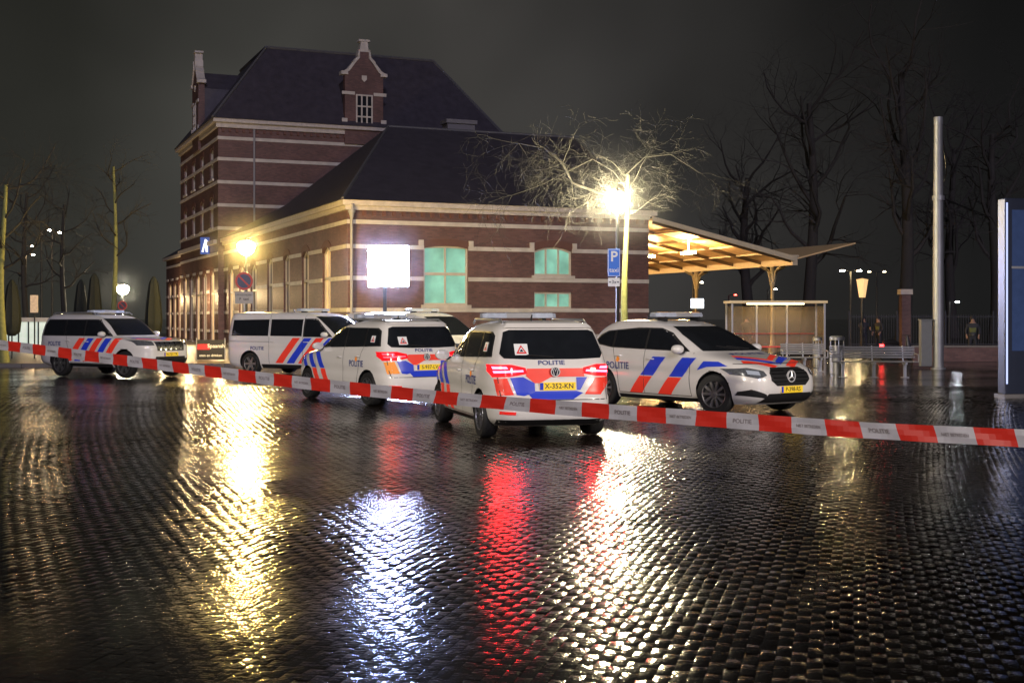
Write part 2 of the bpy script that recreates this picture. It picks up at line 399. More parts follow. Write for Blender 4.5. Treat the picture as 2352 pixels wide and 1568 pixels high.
        ys=[-bl,-bl+.07,-.2,.2,bl-.07,bl]; sc=[.55,1,1,1,1,.55]
        vs=[]
        for y,k in zip(ys,sc): vs+=[(bx+p[0]*k - (.06 if abs(y)>.3 else 0),y,bz+p[1]*(.7+.3*k)) for p in prof]
        n=len(prof)
        for i in range(len(ys)-1):
            m.add(vs[i*n:(i+2)*n],[(j,(j+1)%n,(j+1)%n+n,j+n) for j in range(n)],1 if i==2 else 0)
        m.add(vs[:n],[tuple(range(n))]); m.add(vs[-n:],[tuple(range(n))])
        for sd in (-1,1): m.b((bx-.1,sd*bl*.7-.03,bz-.09),(bx+.1,sd*bl*.7+.03,bz+.005),2)
        m.obj('light_bar',[bar_m,bar_g,black],s.root,smooth=True,angle=25)
        if sp.get('rails'):
            for sd in (1,-1):
                x0,x1,yr,zr=sp['rails']; m=MB(); m.tube([(x0,sd*yr,zr-.05),(x0+.12,sd*yr,zr),(x1-.12,sd*yr,zr+.01),(x1,sd*yr,zr-.05)],.018,8); m.obj('roof_rail',galv,s.root,smooth=True)
        m=MB(); m.tube([(bx-.75,0,s.sp['rows'][-1][0]-.03),(bx-.82,0,s.sp['rows'][-1][0]+.09)],[.025,.008],8); m.obj('antenna',black,s.root,smooth=True)
def band(x0,w,z0,z1,k): return [(x0,z0),(x0+w,z0),(x0+w+k*(z1-z0),z1),(x0+k*(z1-z0),z1)]
TOUR=dict(name='police_car',nf=4.6,nr=7.5,r=.325,arch=.375,axles=(1.36,-1.43),spokes=10,skirt=.0,
 rows=[(.20,-2.10,2.02,.80),(.30,-2.25,2.18,.88),(.45,-2.29,2.25,.905),(.58,-2.285,2.25,.915),(.66,-2.24,2.22,.915),(.75,-2.225,2.19,.915),(.85,-2.205,2.10,.91),(.92,-2.195,1.95,.905),(.98,-2.185,1.70,.90),(1.04,-2.17,1.36,.89),(1.09,-2.15,1.12,.872),(1.20,-2.11,.86,.845),(1.35,-2.03,.55,.805),(1.48,-1.95,.24,.765),(1.56,-1.89,.0,.72),(1.61,-1.82,-.28,.665),(1.645,-1.70,-.5,.58),(1.66,-1.5,-.75,.45)],
 glass=[[(.78,1.10),(.50,1.10),(.50,1.25)],[(.46,1.10),(-.38,1.12),(-.38,1.49),(-.02,1.49),(.22,1.40),(.46,1.26)],[(-.44,1.12),(-1.22,1.14),(-1.22,1.49),(-.44,1.49)],[(-1.28,1.14),(-1.82,1.18),(-1.74,1.42),(-1.62,1.48),(-1.28,1.49)]],
 surround=[(.86,1.085),(-1.88,1.155),(-1.78,1.45),(-1.66,1.505),(-.05,1.51),(.22,1.425)],
 wind=[(-.70,1.11),(.70,1.11),(.60,1.52),(-.60,1.52)],rearg=[(-.70,1.14),(-.3,1.125),(.3,1.125),(.70,1.14),(.75,1.2),(.66,1.50),(.58,1.53),(-.58,1.53),(-.66,1.50),(-.75,1.2)],
 seams=[[(-.41,1.5),(-.41,.30)],[(.98,1.05),(.86,.6),(.90,.30)],[(-1.25,1.14),(-1.12,.85),(-1.02,.5),(-1.0,.3)],[(.9,.30),(-1.0,.30)]],
 sill=[(1.0,.2),(1.0,.275),(-1.05,.275),(-1.05,.2)],handles=[(-.25,.92),(-1.05,.95)],mirror=(.66,1.12),bar=(-.25,1.70,.58),rails=(-1.70,.0,.62,1.67))
MERC=dict(name='police_car',nf=5.2,nr=6,r=.335,arch=.38,axles=(1.33,-1.40),spokes=10,steer=rad(12),
 rows=[(.18,-2.03,2.06,.80),(.30,-2.18,2.21,.87),(.45,-2.21,2.25,.895),(.60,-2.20,2.24,.90),(.72,-2.17,2.17,.90),(.82,-2.13,2.0,.895),(.90,-2.10,1.72,.885),(.96,-2.08,1.38,.875),(1.02,-2.06,1.10,.855),(1.10,-2.01,.92,.835),(1.2,-1.94,.72,.80),(1.32,-1.83,.45,.76),(1.42,-1.69,.18,.72),(1.50,-1.50,-.12,.66),(1.54,-1.3,-.35,.59),(1.56,-1.08,-.55,.45)],
 glass=[[(.62,1.04),(-.28,1.06),(-.28,1.39),(-.02,1.385),(.2,1.31)],[(-.34,1.06),(-1.14,1.08),(-1.14,1.36),(-.34,1.39)],[(-1.2,1.085),(-1.72,1.15),(-1.6,1.25),(-1.4,1.33),(-1.2,1.355)]],
 surround=[(.74,1.02),(-1.2,1.06),(-1.8,1.135),(-1.6,1.29),(-1.4,1.36),(-.6,1.42),(-.05,1.415),(.22,1.335)],
 wind=[(-.70,1.03),(.70,1.03),(.64,1.3),(.55,1.44),(-.55,1.44),(-.64,1.3)],rearg=[(-.6,1.08),(.6,1.08),(.52,1.42),(-.52,1.42)],
 seams=[[(-.31,1.4),(-.31,.28)],[(.84,1.0),(.80,.6),(.84,.28)],[(-1.17,1.08),(-1.05,.8),(-.98,.5),(-.96,.28)],[(.84,.28),(-.96,.28)]],
 sill=[(.95,.18),(.95,.25),(-1.0,.25),(-1.0,.18)],handles=[(-.15,.88),(-.98,.92)],mirror=(.62,1.06),bar=(-.35,1.61,.58))
SUV=dict(name='police_suv',nf=5.5,nr=8,r=.385,arch=.44,axles=(1.50,-1.29),spokes=6,crease=.75,
 rows=[(.30,-2.15,2.15,.84),(.42,-2.36,2.34,.92),(.6,-2.40,2.40,.94),(.8,-2.40,2.40,.94),(.95,-2.39,2.36,.935),(1.05,-2.38,2.24,.925),(1.11,-2.37,1.75,.915),(1.17,-2.36,1.18,.90),(1.3,-2.33,.97,.875),(1.5,-2.27,.70,.83),(1.65,-2.2,.42,.785),(1.74,-2.12,.15,.73),(1.80,-2.0,-.2,.64),(1.83,-1.7,-.6,.5)],
 glass=[[(.80,1.2),(-.18,1.2),(-.18,1.62),(.30,1.62)],[(-.24,1.2),(-1.05,1.2),(-1.05,1.63),(-.24,1.62)],[(-1.11,1.2),(-2.05,1.22),(-2.0,1.48),(-1.9,1.62),(-1.11,1.63)]],
 surround=[(.92,1.18),(-2.12,1.18),(-2.06,1.5),(-1.92,1.66),(.27,1.66)],
 wind=[(-.72,1.2),(.72,1.2),(.62,1.68),(-.62,1.68)],rearg=[(-.6,1.2),(.6,1.2),(.55,1.64),(-.55,1.64)],
 seams=[[(-.21,1.64),(-.21,.42)],[(.95,1.16),(.9,.42)],[(-1.08,1.62),(-.95,1.0),(-.82,.7),(-.8,.42)],[(.9,.42),(-.8,.42)]],
 sill=[(1.0,.3),(1.0,.40),(-.85,.40),(-.85,.3)],handles=[(-.08,1.02),(-.9,1.04)],mirror=(.68,1.24),bar=(-.3,1.85,.62),rails=(-1.9,.0,.66,1.85))
VAN=dict(name='police_van',nf=5,nr=12,r=.34,arch=.40,axles=(1.65,-1.55),spokes=6,crease=.8,
 rows=[(.22,-2.4,2.35,.85),(.35,-2.54,2.50,.93),(.6,-2.57,2.56,.96),(.8,-2.57,2.50,.965),(.95,-2.56,2.38,.96),(1.05,-2.56,2.12,.95),(1.15,-2.55,1.82,.945),(1.3,-2.53,1.6,.925),(1.5,-2.5,1.3,.895),(1.7,-2.47,.98,.86),(1.78,-2.44,.78,.835),(1.84,-2.38,.5,.78),(1.87,-2.2,.2,.65)],
 glass=[[(1.42,1.17),(.55,1.17),(.55,1.64),(.85,1.64)],[(.45,1.17),(-.75,1.17),(-.75,1.66),(.45,1.66)],[(-.83,1.17),(-2.3,1.17),(-2.25,1.64),(-.83,1.66)]],
 surround=[(1.5,1.15),(.49,1.15),(.49,1.68),(.86,1.68)],
 wind=[(-.76,1.2),(.76,1.2),(.68,1.74),(-.68,1.74)],rearg=[(-.7,1.15),(.7,1.15),(.65,1.7),(-.65,1.7)],
 seams=[[(.5,1.78),(.5,.3)],[(1.5,1.1),(1.35,.8),(1.3,.3)],[(-.79,1.78),(-.79,.3)],[(1.3,.3),(-1.1,.3)],[(-.79,1.0),(-2.4,1.0)]],
 sill=[(1.2,.22),(1.2,.34),(-1.1,.34),(-1.1,.22)],handles=[(.62,1.0),(-.65,1.0)],mirror=(1.35,1.22),bar=(.15,1.90,.66))
def stripes(c,bands,zs,k):
    z0,zm,z1=zs
    for x0,w in bands:
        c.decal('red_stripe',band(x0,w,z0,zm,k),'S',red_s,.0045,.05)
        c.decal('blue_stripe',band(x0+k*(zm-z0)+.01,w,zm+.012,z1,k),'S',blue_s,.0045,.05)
def warn(c,vw,x,z,h=.09):
    o=c.decal('w',[(x-h,z-h*.8),(x+h,z-h*.8),(x+h,z+h*.8),(x-h,z+h*.8)],vw,signwhite,.010,.1)
    o+=c.decal('w',[(x-h*.8,z-h*.62),(x+h*.8,z-h*.62),(x,z+h*.62)],vw,signred,.013,.1)
    o+=c.decal('w',[(x-h*.45,z-h*.42),(x+h*.45,z-h*.42),(x,z+h*.3)],vw,signwhite,.015,.1)
    o+=c.decal('w',[(x-h*.3,z-h*.36),(x+h*.3,z-h*.36),(x+h*.1,z-h*.05),(x-h*.05,z+.0)],vw,ink,.017,.1)
    c.merge('warning_sticker',o)
def tourans():
    for idx in (0,1):
        if idx==0: c=Car(TOUR,(-.38,18.3),(-1.43,.80),105.5,'white striped police car with glowing tail lights on wet paving',group='police cars parked on the wet square')
        else: c=Car(TOUR,(-2.74,24.9),(-1.43,.80),123.4,'white police car beside the van, rear turned to the lamp light',group='police cars parked on the wet square')
        c.common()
        stripes(c,[(.18,.22),(.60,.22),(1.02,.22)],(.30,.66,1.0),.75)
        for vw in 'LR':
            c.text('POLITIE',vw,-1.0,.80,.17,navy,1.05)
            c.decal('emblem',[(-.98,.84),(-1.04,.87),(-1.01,.97),(-.94,.90)],vw,orange,.006,.1)
            warn(c,vw,-1.57,1.29,.08)
        lit=tail_on if idx==0 else tail_dim
        lens=M('tail_lens_lit',(.4,.008,.01),.12,coat=1,emit=(1,.008,.012),es=2.4) if idx==0 else M('tail_lens',(.35,.008,.01),.12,coat=1,emit=(1,.01,.02),es=.8)
        for sd in (1,-1):
            o=c.decal('t',[(.40*sd,.93),(.62*sd,.89),(.84*sd,.88),(.875*sd,.96),(.87*sd,1.05),(.62*sd,1.055),(.42*sd,1.01)],'B',lens,.006,.03)
            o+=c.decal('t',[(.45*sd,.955),(.82*sd,.935),(.83*sd,.965),(.46*sd,.98)],'B',lit,.012,.03)
            o+=c.decal('t',[(.66*sd,.995),(.83*sd,.99),(.84*sd,1.025),(.68*sd,1.025)],'B',lit,.012,.03)
            o+=c.decal('t',[(-1.98,.90),(-2.08,.90),(-2.08,1.05),(-1.88,1.05),(-1.86,1.0)],'L' if sd>0 else 'R',lens,.007,.03)
            c.merge('tail_light',o)
        f1,f2=(red_s,blue_s) if idx==0 else (orange,blue_s)
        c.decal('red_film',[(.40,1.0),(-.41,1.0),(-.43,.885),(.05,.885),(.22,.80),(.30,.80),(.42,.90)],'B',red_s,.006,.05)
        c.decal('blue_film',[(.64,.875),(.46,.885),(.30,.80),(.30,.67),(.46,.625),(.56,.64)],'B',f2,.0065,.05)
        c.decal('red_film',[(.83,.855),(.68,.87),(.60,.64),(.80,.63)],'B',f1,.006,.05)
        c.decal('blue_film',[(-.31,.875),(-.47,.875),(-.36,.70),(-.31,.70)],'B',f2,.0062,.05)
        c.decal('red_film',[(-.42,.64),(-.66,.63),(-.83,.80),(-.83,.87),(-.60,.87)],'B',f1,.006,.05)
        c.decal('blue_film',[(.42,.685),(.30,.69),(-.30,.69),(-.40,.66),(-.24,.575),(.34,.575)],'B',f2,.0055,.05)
        c.text('POLITIE','B',0.04,1.075,.085,navy,1.35)
        c.plate('X-352-KN' if idx==0 else 'S-937-LV','B',.755,-.03)
        c.decal('bumper',[(-.78,.22),(.78,.22),(.80,.30),(-.80,.30)],'B',black,.008,.06)
        for sd in (1,-1): c.decal('reflector',[(.58*sd,.37),(.78*sd,.38),(.78*sd,.42),(.58*sd,.41)],'B',M('reflector_red',(.6,.02,.02),.2,emit=(1,.03,.02),es=.4),.01,.04)
        c.line([(-.76,.57),(.76,.57)],'B',.012,name='tailgate_seam'); c.line([(.76,.57),(.79,.88)],'B',.010,name='tailgate_seam'); c.line([(-.76,.57),(-.79,.88)],'B',.010,name='tailgate_seam')
        warn(c,'B',.455,1.26,.095)
        x=c.cast('B',0,.955,.01); m=MB()
        xx=x.x-.022
        m.lathe([(.066,0),(.066,.014),(.001,.014)],28,(xx,0,.955),1,'x'); m.lathe([(.068,-.003),(.068,.004),(.056,.004),(.056,-.003),(.068,-.003)],28,(xx-.004,0,.955),0,'x')
        m.tube([(xx-.004,.040,.992),(xx-.004,.019,.905),(xx-.004,0,.955),(xx-.004,-.019,.905),(xx-.004,-.040,.992)],.008,5); m.tube([(xx-.004,.016,1.0),(xx-.004,0,.962),(xx-.004,-.016,1.0)],.007,5)
        m.obj('badge',[badge_m,ink],c.root,smooth=True)
        p0=c.cast('B',.0,1.15,.02);p1=c.cast('B',.38,1.18,.02); m=MB(); m.tube([p0,p1],.009,6); m.obj('wiper',black,c.root)
        for sd in (1,-1): c.decal('headlight',[(.48*sd,.72),(.84*sd,.76),(.84*sd,.90),(.5*sd,.84)],'F',head_m,.006,.04)
        c.decal('grille',[(-.45,.73),(.45,.73),(.45,.82),(-.45,.82)],'F',black,.006,.06)
        c.decal('spoiler',[(-.64,1.545),(.64,1.545),(.58,1.60),(-.58,1.60)],'B',white_paint,.03,.06)
tourans()
def merc():
    c=Car(MERC,(W(1678,22.6),22.6),(1.33,-.80),-53,'white striped police hatchback with blue and red bonnet chevrons',group='police cars parked on the wet square',scale=1.07)
    c.common()
    stripes(c,[(-.70,.32),(.02,.32)],(.28,.58,.92),.95)
    c.decal('blue_stripe',[(.98,.72),(1.2,.78),(1.62,.80),(1.42,.87),(1.12,.87)],'S',blue_s,.0045,.05)
    for vw in 'LR':
        c.text('POLITIE',vw,-1.0,.74,.17,navy,1.05)
        c.decal('emblem',[(-.98,.80),(-1.04,.83),(-1.01,.93),(-.94,.86)],vw,orange,.006,.1)
    for sd in (1,-1):
        c.decal('blue_film',[(2.0,.02*sd),(1.88,.02*sd),(1.50,.55*sd),(1.64,.62*sd)],'T',blue_s,.005,.05)
        c.decal('red_film',[(1.82,.02*sd),(1.70,.02*sd),(1.36,.48*sd),(1.47,.53*sd)],'T',red_s,.005,.05)
        c.decal('red_film',[(2.10,.25*sd),(2.04,.10*sd),(1.72,.62*sd),(1.82,.68*sd)],'T',red_s,.006,.05)
    c.text('POLITIE','T',1.28,0,.16,navy,1.5)
    for sd in (1,-1):
        o=c.decal('h',[(.52*sd,.66),(.66*sd,.61),(.84*sd,.67),(.865*sd,.76),(.72*sd,.78),(.54*sd,.73)],'F',head_m,.007,.03)
        o+=c.decal('h',[(.62*sd,.66),(.75*sd,.68),(.75*sd,.74),(.62*sd,.72)],'F',M('headlight_lens',(.6,.62,.66),.05,metal=.8,emit=(.8,.85,1),es=.3),.012,.03)
        c.merge('headlight',o)
        c.decal('air_intake',[(.50*sd,.29),(.82*sd,.34),(.82*sd,.40),(.74*sd,.44),(.54*sd,.36)],'F',black,.006,.04)
        c.decal('tail_light',[(.5*sd,.84),(.82*sd,.84),(.82*sd,.98),(.52*sd,.94)],'B',M('tail_lens',(.35,.008,.01)),.006,.04)
    c.decal('grille',[(-.46,.58),(-.34,.49),(.34,.49),(.46,.58),(.45,.70),(.34,.78),(-.34,.78),(-.45,.70)],'F',black,.006,.04)
    for z in (.56,.62,.68,.73): c.line([(-.42,z),(-.10,z)],'F',.010,chrome,.012,'grille_bar'); c.line([(.10,z),(.42,z)],'F',.010,chrome,.012,'grille_bar')
    c.decal('lower_intake',[(-.60,.22),(.60,.22),(.50,.37),(-.50,.37)],'F',black,.006,.05)
    c.line([(-.78,.84),(.78,.84)],'F',.010,name='bonnet_seam')
    x=c.cast('F',0,.64,.01); m=MB(); m.lathe([(.098,-.01),(.098,.018),(.080,.020),(.080,.002)],32,(x.x,0,.64),0,'x')
    for a in (90,210,330): m.tube([(x.x+.016,0,.64),(x.x+.014,.084*math.cos(rad(a)),.64+.084*math.sin(rad(a)))],[.02,.005],6)
    m.obj('badge',badge_m,c.root,smooth=True)
    c.plate('P-398-RS','F',.43,0)
    for sd in (1,-1):
        p0=c.cast('F',.12*sd+.2,1.05,.015);p1=c.cast('F',.12*sd-.25,1.10,.015); m=MB(); m.tube([p0,p1],.009,6); m.obj('wiper',black,c.root)
merc()
def suv():
    c=Car(SUV,(-10.86,36.0),(1.50,-.84),-33,'white striped police off-road car with its side to the square','police car',group='police cars parked on the wet square')
    c.common()
    for i,x0 in enumerate((-1.0,-.62,-.24,.14,.52)):
        c.decal('red_stripe' if i%2==0 else 'blue_stripe',band(x0,.26,.46,1.12,.9),'S',red_s if i%2==0 else blue_s,.0045,.05)
    for vw in 'LR': c.text('POLITIE',vw,-1.5,.95,.17,navy,1.0)
    for sd in (1,-1):
        c.decal('headlight',[(.55*sd,.93),(.86*sd,.93),(.88*sd,1.08),(.56*sd,1.04)],'F',head_m,.007,.04)
        c.decal('fog_light_recess',[(.5*sd,.45),(.8*sd,.45),(.78*sd,.58),(.55*sd,.56)],'F',black,.006,.05)
        c.decal('red_film',[(2.2,.1*sd),(2.05,.1*sd),(1.6,.6*sd),(1.75,.65*sd)],'T',red_s,.005,.06)
        c.decal('blue_film',[(1.98,.1*sd),(1.83,.1*sd),(1.4,.58*sd),(1.53,.63*sd)],'T',blue_s,.005,.06)
    c.decal('grille',[(-.48,.78),(.48,.78),(.52,1.03),(-.52,1.03)],'F',black,.006,.05)
    for y in (-.36,-.18,0,.18,.36): c.line([(y,.80),(y,1.02)],'F',.035,chrome,.012,'grille_bar')
    c.decal('lower_intake',[(-.6,.42),(.6,.42),(.52,.62),(-.52,.62)],'F',black,.006,.05)
    c.plate('N-721-TK','F',.68,0)
suv()
def vans():
    for idx in (0,1):
        if idx==0: c=Car(VAN,(W(590,38.2),38.2),(-1.55,-.86),-31,'white police van with dark side windows and diagonal stripes','police van',group='police vans parked before the station')
        else: c=Car(VAN,(W(985,38.5),38.5),(0,0),-38,'white police van mostly hidden behind parked police cars','police van',group='police vans parked before the station')
        c.common()
        for i,x0 in enumerate((-.55,-.12,.31,.74)):
            c.decal('red_stripe' if i%2==0 else 'blue_stripe',band(x0,.28,.38,1.12,.9),'S',red_s if i%2==0 else blue_s,.0045,.05)
        for vw in 'LR': c.text('POLITIE',vw,-1.25,.80,.15,navy,1.05)
        for sd in (1,-1): c.decal('headlight',[(.56*sd,.80),(.86*sd,.78),(.88*sd,.98),(.62*sd,.94)],'F',head_m,.007,.04)
        c.decal('grille',[(-.5,.74),(.5,.74),(.46,.92),(-.46,.92)],'F',black,.006,.05)
        c.decal('lower_intake',[(-.6,.32),(.6,.32),(.52,.48),(-.52,.48)],'F',black,.006,.05)
        c.plate('V-614-PS','F',.60,0)
vans()
# ------------------------------------------------------------------ station building
TH=rad(22.8); C0=(W(815,52),52.0); U=(math.cos(TH),math.sin(TH)); V_=(-math.sin(TH),math.cos(TH))
def a_at(px,b):
    r=(px-1200)/F; x=C0[0]+b*V_[0]; y=C0[1]+b*V_[1]; return (r*y-x)/(U[0]-r*U[1])
def b_at(px,a):
    r=(px-1200)/F; x=C0[0]+a*U[0]; y=C0[1]+a*U[1]; return (r*y-x)/(V_[0]-r*V_[1])
def zz(py,a,b): return Z(py,C0[1]+a*U[1]+b*V_[1])
brick=brickmat('station_brick',(.175,.086,.074),(.115,.056,.050),(.105,.085,.08))
slate=M('roof_slate',(.058,.052,.068),.5,var=.45,vs=2.2,bump=.35,bs=12)
glow_g=M('teal_lit_glass',(.12,.25,.2),.2,emit=(.24,.54,.41),es=.78,var=.5,vs=1.5)
warm_g=M('warm_lit_glass',(.3,.2,.1),.2,emit=(1,.62,.25),es=.8,vs=1,var=.5)
dark_g=M('dark_window_glass',(.02,.022,.028),.08)
frame_m=M('window_frame_paint',(.55,.5,.42),.5)
def gradient_emit(mat):
    nt=mat.node_tree; N=nt.nodes; L=nt.links; b=N['Principled BSDF']; tc=N.new('ShaderNodeTexCoord'); no=N.new('ShaderNodeTexNoise'); no.inputs['Scale'].default_value=.9; no.inputs['Detail'].default_value=3; L.new(tc.outputs['Object'],no.inputs['Vector'])
    mr=N.new('ShaderNodeMapRange'); mr.inputs['From Min'].default_value=.3; mr.inputs['From Max'].default_value=.7; e=b.inputs['Emission Strength'].default_value; mr.inputs['To Min'].default_value=e*.45; mr.inputs['To Max'].default_value=e*1.4
    L.new(no.outputs['Fac'],mr.inputs['Value']); L.new(mr.outputs[0],b.inputs['Emission Strength'])
gradient_emit(glow_g); gradient_emit(warm_g)
ST=thing('station_building','old brick railway station with white stone bands and slate roofs','station',(C0[0],C0[1],.0),TH)
AE=a_at(1520,0)
Zc=6.42
def archpts(w,z0,z1,rise):
    if rise<=0: return [(-w/2,z0),(w/2,z0),(w/2,z1),(-w/2,z1)]
    p=[(-w/2,z0),(w/2,z0)]
    for i in range(9):
        t=i/8; x=w/2-w*t; p.append((x,z1-rise+rise*(1-(2*t-1)**2)))
    return p
wins=[]
w1a,w1b=a_at(993,0),a_at(1097,0); w2a,w2b=a_at(1252,0),a_at(1340,0)
wins.append(('F',(w1a+w1b)/2,w1b-w1a,2.25,zz(580,7,0),.03,2,[zz(644,7,0)],glow_g))
wins.append(('F',(w2a+w2b)/2,w2b-w2a,zz(645,8,0),zz(578,8,0),.18,3,[],glow_g))
wins.append(('F',(w2a+w2b)/2,w2b-w2a,zz(722,8,0),zz(684,8,0),0,3,[],glow_g))
for i,b in enumerate((3.4,7.2,11.0,14.8)): wins.append(('L',b,1.35,1.3,4.75,.25,2,[3.4],warm_g if i==0 else dark_g))
for i,b in enumerate((19.0,22.3,25.6)): wins.append(('L',b,1.6,.2,4.6,.3,2,[3.2],warm_g if i==2 else dark_g))
for i,b in enumerate((46,48.6,51.2)): wins.append(('L',b,1.5,.2,4.4,.3,2,[3.2],warm_g))
twins=[('L',b,1.6,.2,4.6,.3,2,[3.2],warm_g if i%2==0 else dark_g) for i,b in enumerate((30,32.8,35.55,38.3,41.1))]
twins+=[('L',b,1.3,z,z+1.9,.2,2,[z+1.2],dark_g) for b in (30.2,33.8,37.3,40.9) for z in (7.3,10.3)]
def xf(pl,pos,aoff=0):
    if pl=='F': return lambda x,z,d:(pos+x,d,z)
    return lambda x,z,d:(aoff+d,pos-x,z)
def wallcut(mb,ws,aoff,name):
    o=mb.obj(name,brick,ST); cut=MB()
    for pl,pos,w,z0,z1,rise,nc,tr,mt in ws: cut.ex(archpts(w,z0,z1,rise),xf(pl,pos,aoff),-.5,.28)
    co=cut.obj('cut',brick,ST); md=o.modifiers.new('b','BOOLEAN'); md.object=co; md.solver='EXACT'
    bpy.context.view_layer.update(); dg=bpy.context.evaluated_depsgraph_get(); me=bpy.data.meshes.new_from_object(o.evaluated_get(dg)); o.modifiers.clear(); o.data=me; bpy.data.objects.remove(co)
    for pl,pos,w,z0,z1,rise,nc,tr,mt in ws:
        f=xf(pl,pos,aoff); g=MB(); g.ex(archpts(w-.04,z0+.02,z1-.02,rise),f,.16,.19); wo=g.obj('window',mt,ST)
        fr=MB(); t=.075
        def bar(x0,x1,za,zb,d0=.09,d1=.155): fr.ex([(x0,za),(x1,za),(x1,zb),(x0,zb)],f,d0,d1)
        bar(-w/2,-w/2+t,z0,z1-rise*.9); bar(w/2-t,w/2,z0,z1-rise*.9); bar(-w/2,w/2,z0,z0+t,.088)
        for i in range(1,nc): x=-w/2+w*i/nc; bar(x-.035,x+.035,z0+t,z1-.03,.1)
        for q in tr: bar(-w/2+t,w/2-t,q-.06,q+.06,.08)
        ar=archpts(w,z0,z1,rise)[2:]
        if rise>0:
            for p,q in zip(ar[:-1],ar[1:]): fr.ex([p,q,(q[0]*.94,q[1]-t),(p[0]*.94,p[1]-t)],f,.092,.156)
        else: bar(-w/2,w/2,z1-t,z1,.086)
        fr.obj('frame',frame_m,wo)
        s=MB(); s.ex([(-w/2-.12,z0-.14),(w/2+.12,z0-.14),(w/2+.12,z0-.003),(-w/2-.12,z0-.003)],f,-.09,.08); s.obj('sill',stone,wo)
        if rise>0:
            l=MB(); arr=archpts(w,z0,z1,max(rise,.14))[2:]
            for p,q in zip(arr[:-1],arr[1:]): l.ex([(p[0]*1.04,p[1]+.02),(q[0]*1.04,q[1]+.02),(q[0]*1.16,q[1]+.3),(p[0]*1.16,p[1]+.3)],f,-.025,.0)
            l.obj('lintel',M('rubbed_brick_arch',(.14,.065,.05),.6),wo)
    return o
m=MB(); m.b((0,0,0),(AE,27.8,Zc-.15)); wallcut(m,[w for w in wins if not(w[0]=='L' and w[1]>28)],0,'wall')
m=MB(); m.b((0,43.3,0),(AE,53.2,Zc-.25)); wallcut(m,[w for w in wins if w[0]=='L' and w[1]>28],0,'wall')
TA0,TA1,TB0,TB1,TZ=-.35,17.8,27.9,43.2,13.55
m=MB(); m.b((TA0,TB0,0),(TA1,TB1,TZ)); wallcut(m,twins,TA0,'wall')
bm_=MB()
def bandF(z,h,gaps,b=0,a0=0,a1=None,d=.045):
    a1=AE if a1 is None else a1; x=a0-d
    for g0,g1 in sorted(gaps): bm_.b((x,b-d,z-h/2),(g0,b+.03,z+h/2)); x=g1
    bm_.b((x,b-d,z-h/2),(a1,b+.03,z+h/2))
def bandL(z,h,gaps,a=0,b0=0,b1=27.8,d=.045):
    y=b0+.032
    for g0,g1 in sorted(gaps): bm_.b((a-d,y,z-h/2),(a+.03,g0,z+h/2)); y=g1
    bm_.b((a-d,y,z-h/2),(a+.03,b1,z+h/2))
g1=(w1a,w1b); g2=(w2a,w2b)
Lg=[(w[1]-w[2]/2-.02,w[1]+w[2]/2+.02) for w in wins if w[0]=='L' and w[1]<28]
Fg=[(w[1]-w[2]/2-.02,w[1]+w[2]/2+.02) for w in wins if w[0]=='L' and w[1]>28]
Tg=[(w[1]-w[2]/2-.02,w[1]+w[2]/2+.02) for w in twins if w[3]<1]
for z in (5.62,4.62,3.33,2.03,.9):
    gf=[g1,g2] if z==4.62 else ([g1] if z==3.33 else [])
    bandF(z,.17,gf)
    top=z>5
    bandL(z,.17,[] if top else Lg); bandL(z,.17,[] if top else Fg,0,43.3,53.2); bandL(z,.17,[] if top else Tg,TA0,TB0,TB1)
for g in (g1,g2):
    for x in g: bm_.c((x+(.12 if x==g[1] else -.12),-.03,4.62+.2),(.2,.09,.24))
for i,z in enumerate((12.62,11.35,9.95,8.55,7.15)):
    bandF(z,.2,[],TB0,TA0,TA1); bandL(z,.2,[],TA0,TB0,TB1)
bm_.obj('stone_band',stone,ST)
m=MB()
m.b((-.28,-.28,Zc-.15),(AE+.3,16.2,Zc+.06)); m.b((-.14,-.14,Zc-.33),(AE,.0,Zc-.152)); m.b((-.14,.002,Zc-.33),(0,27.8,Zc-.152))
m.b((-.28,16.202,Zc-.15),(AE,27.6,Zc+.05)); m.b((-.28,43.5,Zc-.25),(AE,53.4,Zc-.05))
m.b((TA0-.35,TB0-.35,TZ),(TA1+.35,TB1+.35,TZ+.22)); m.b((TA0-.15,TB0-.15,TZ-.3),(TA1+.15,TB0,TZ-.002)); m.b((TA0-.15,TB0+.002,TZ-.3),(TA0,TB1,TZ-.002))
m.b((TA0-.2,TB0+.5,Zc-.2),(TA0,TB1,Zc+.05))
m.obj('cornice',M('painted_cornice',(.55,.5,.45),.5,var=.3),ST)
cbm=M('corbel_brick',(.15,.065,.05),.6)
for z,a0,a1,b in ((Zc-.42,0,AE,0),(TZ-.42,TA0,TA1,TB0)):
    x=a0+.2
    while x<a1: m=MB(); m.b((x,b-.10,z-.12),(x+.14,b,z+.085)); m.obj('corbel',cbm,ST); x+=.42
def hip(m,x0,x1,y0,y1,z0,x2,x3,y2,y3,z1):
    v=[(x0,y0,z0),(x1,y0,z0),(x1,y1,z0),(x0,y1,z0),(x2,y2,z1),(x3,y2,z1),(x3,y3,z1),(x2,y3,z1)]
    m.add(v,[(0,1,5,4),(1,2,6,5),(2,3,7,6),(3,0,4,7),(4,5,6,7),(0,3,2,1)])
RZ=10.8
m=MB(); hip(m,-.36,AE+.3,-.36,16.2,Zc+.062,4.2,AE+.1,7.98,8.02,RZ); m.obj('roof',slate,ST)
m=MB(); hip(m,-.3,AE,16.25,27.8,Zc+.055,3.5,AE-2,21.8,22.2,Zc+2.3); m.obj('roof',slate,ST)
m=MB(); hip(m,-.3,AE,43.6,53.4,Zc-.045,4,AE-4,48,49,Zc+2.6); m.obj('roof',slate,ST)
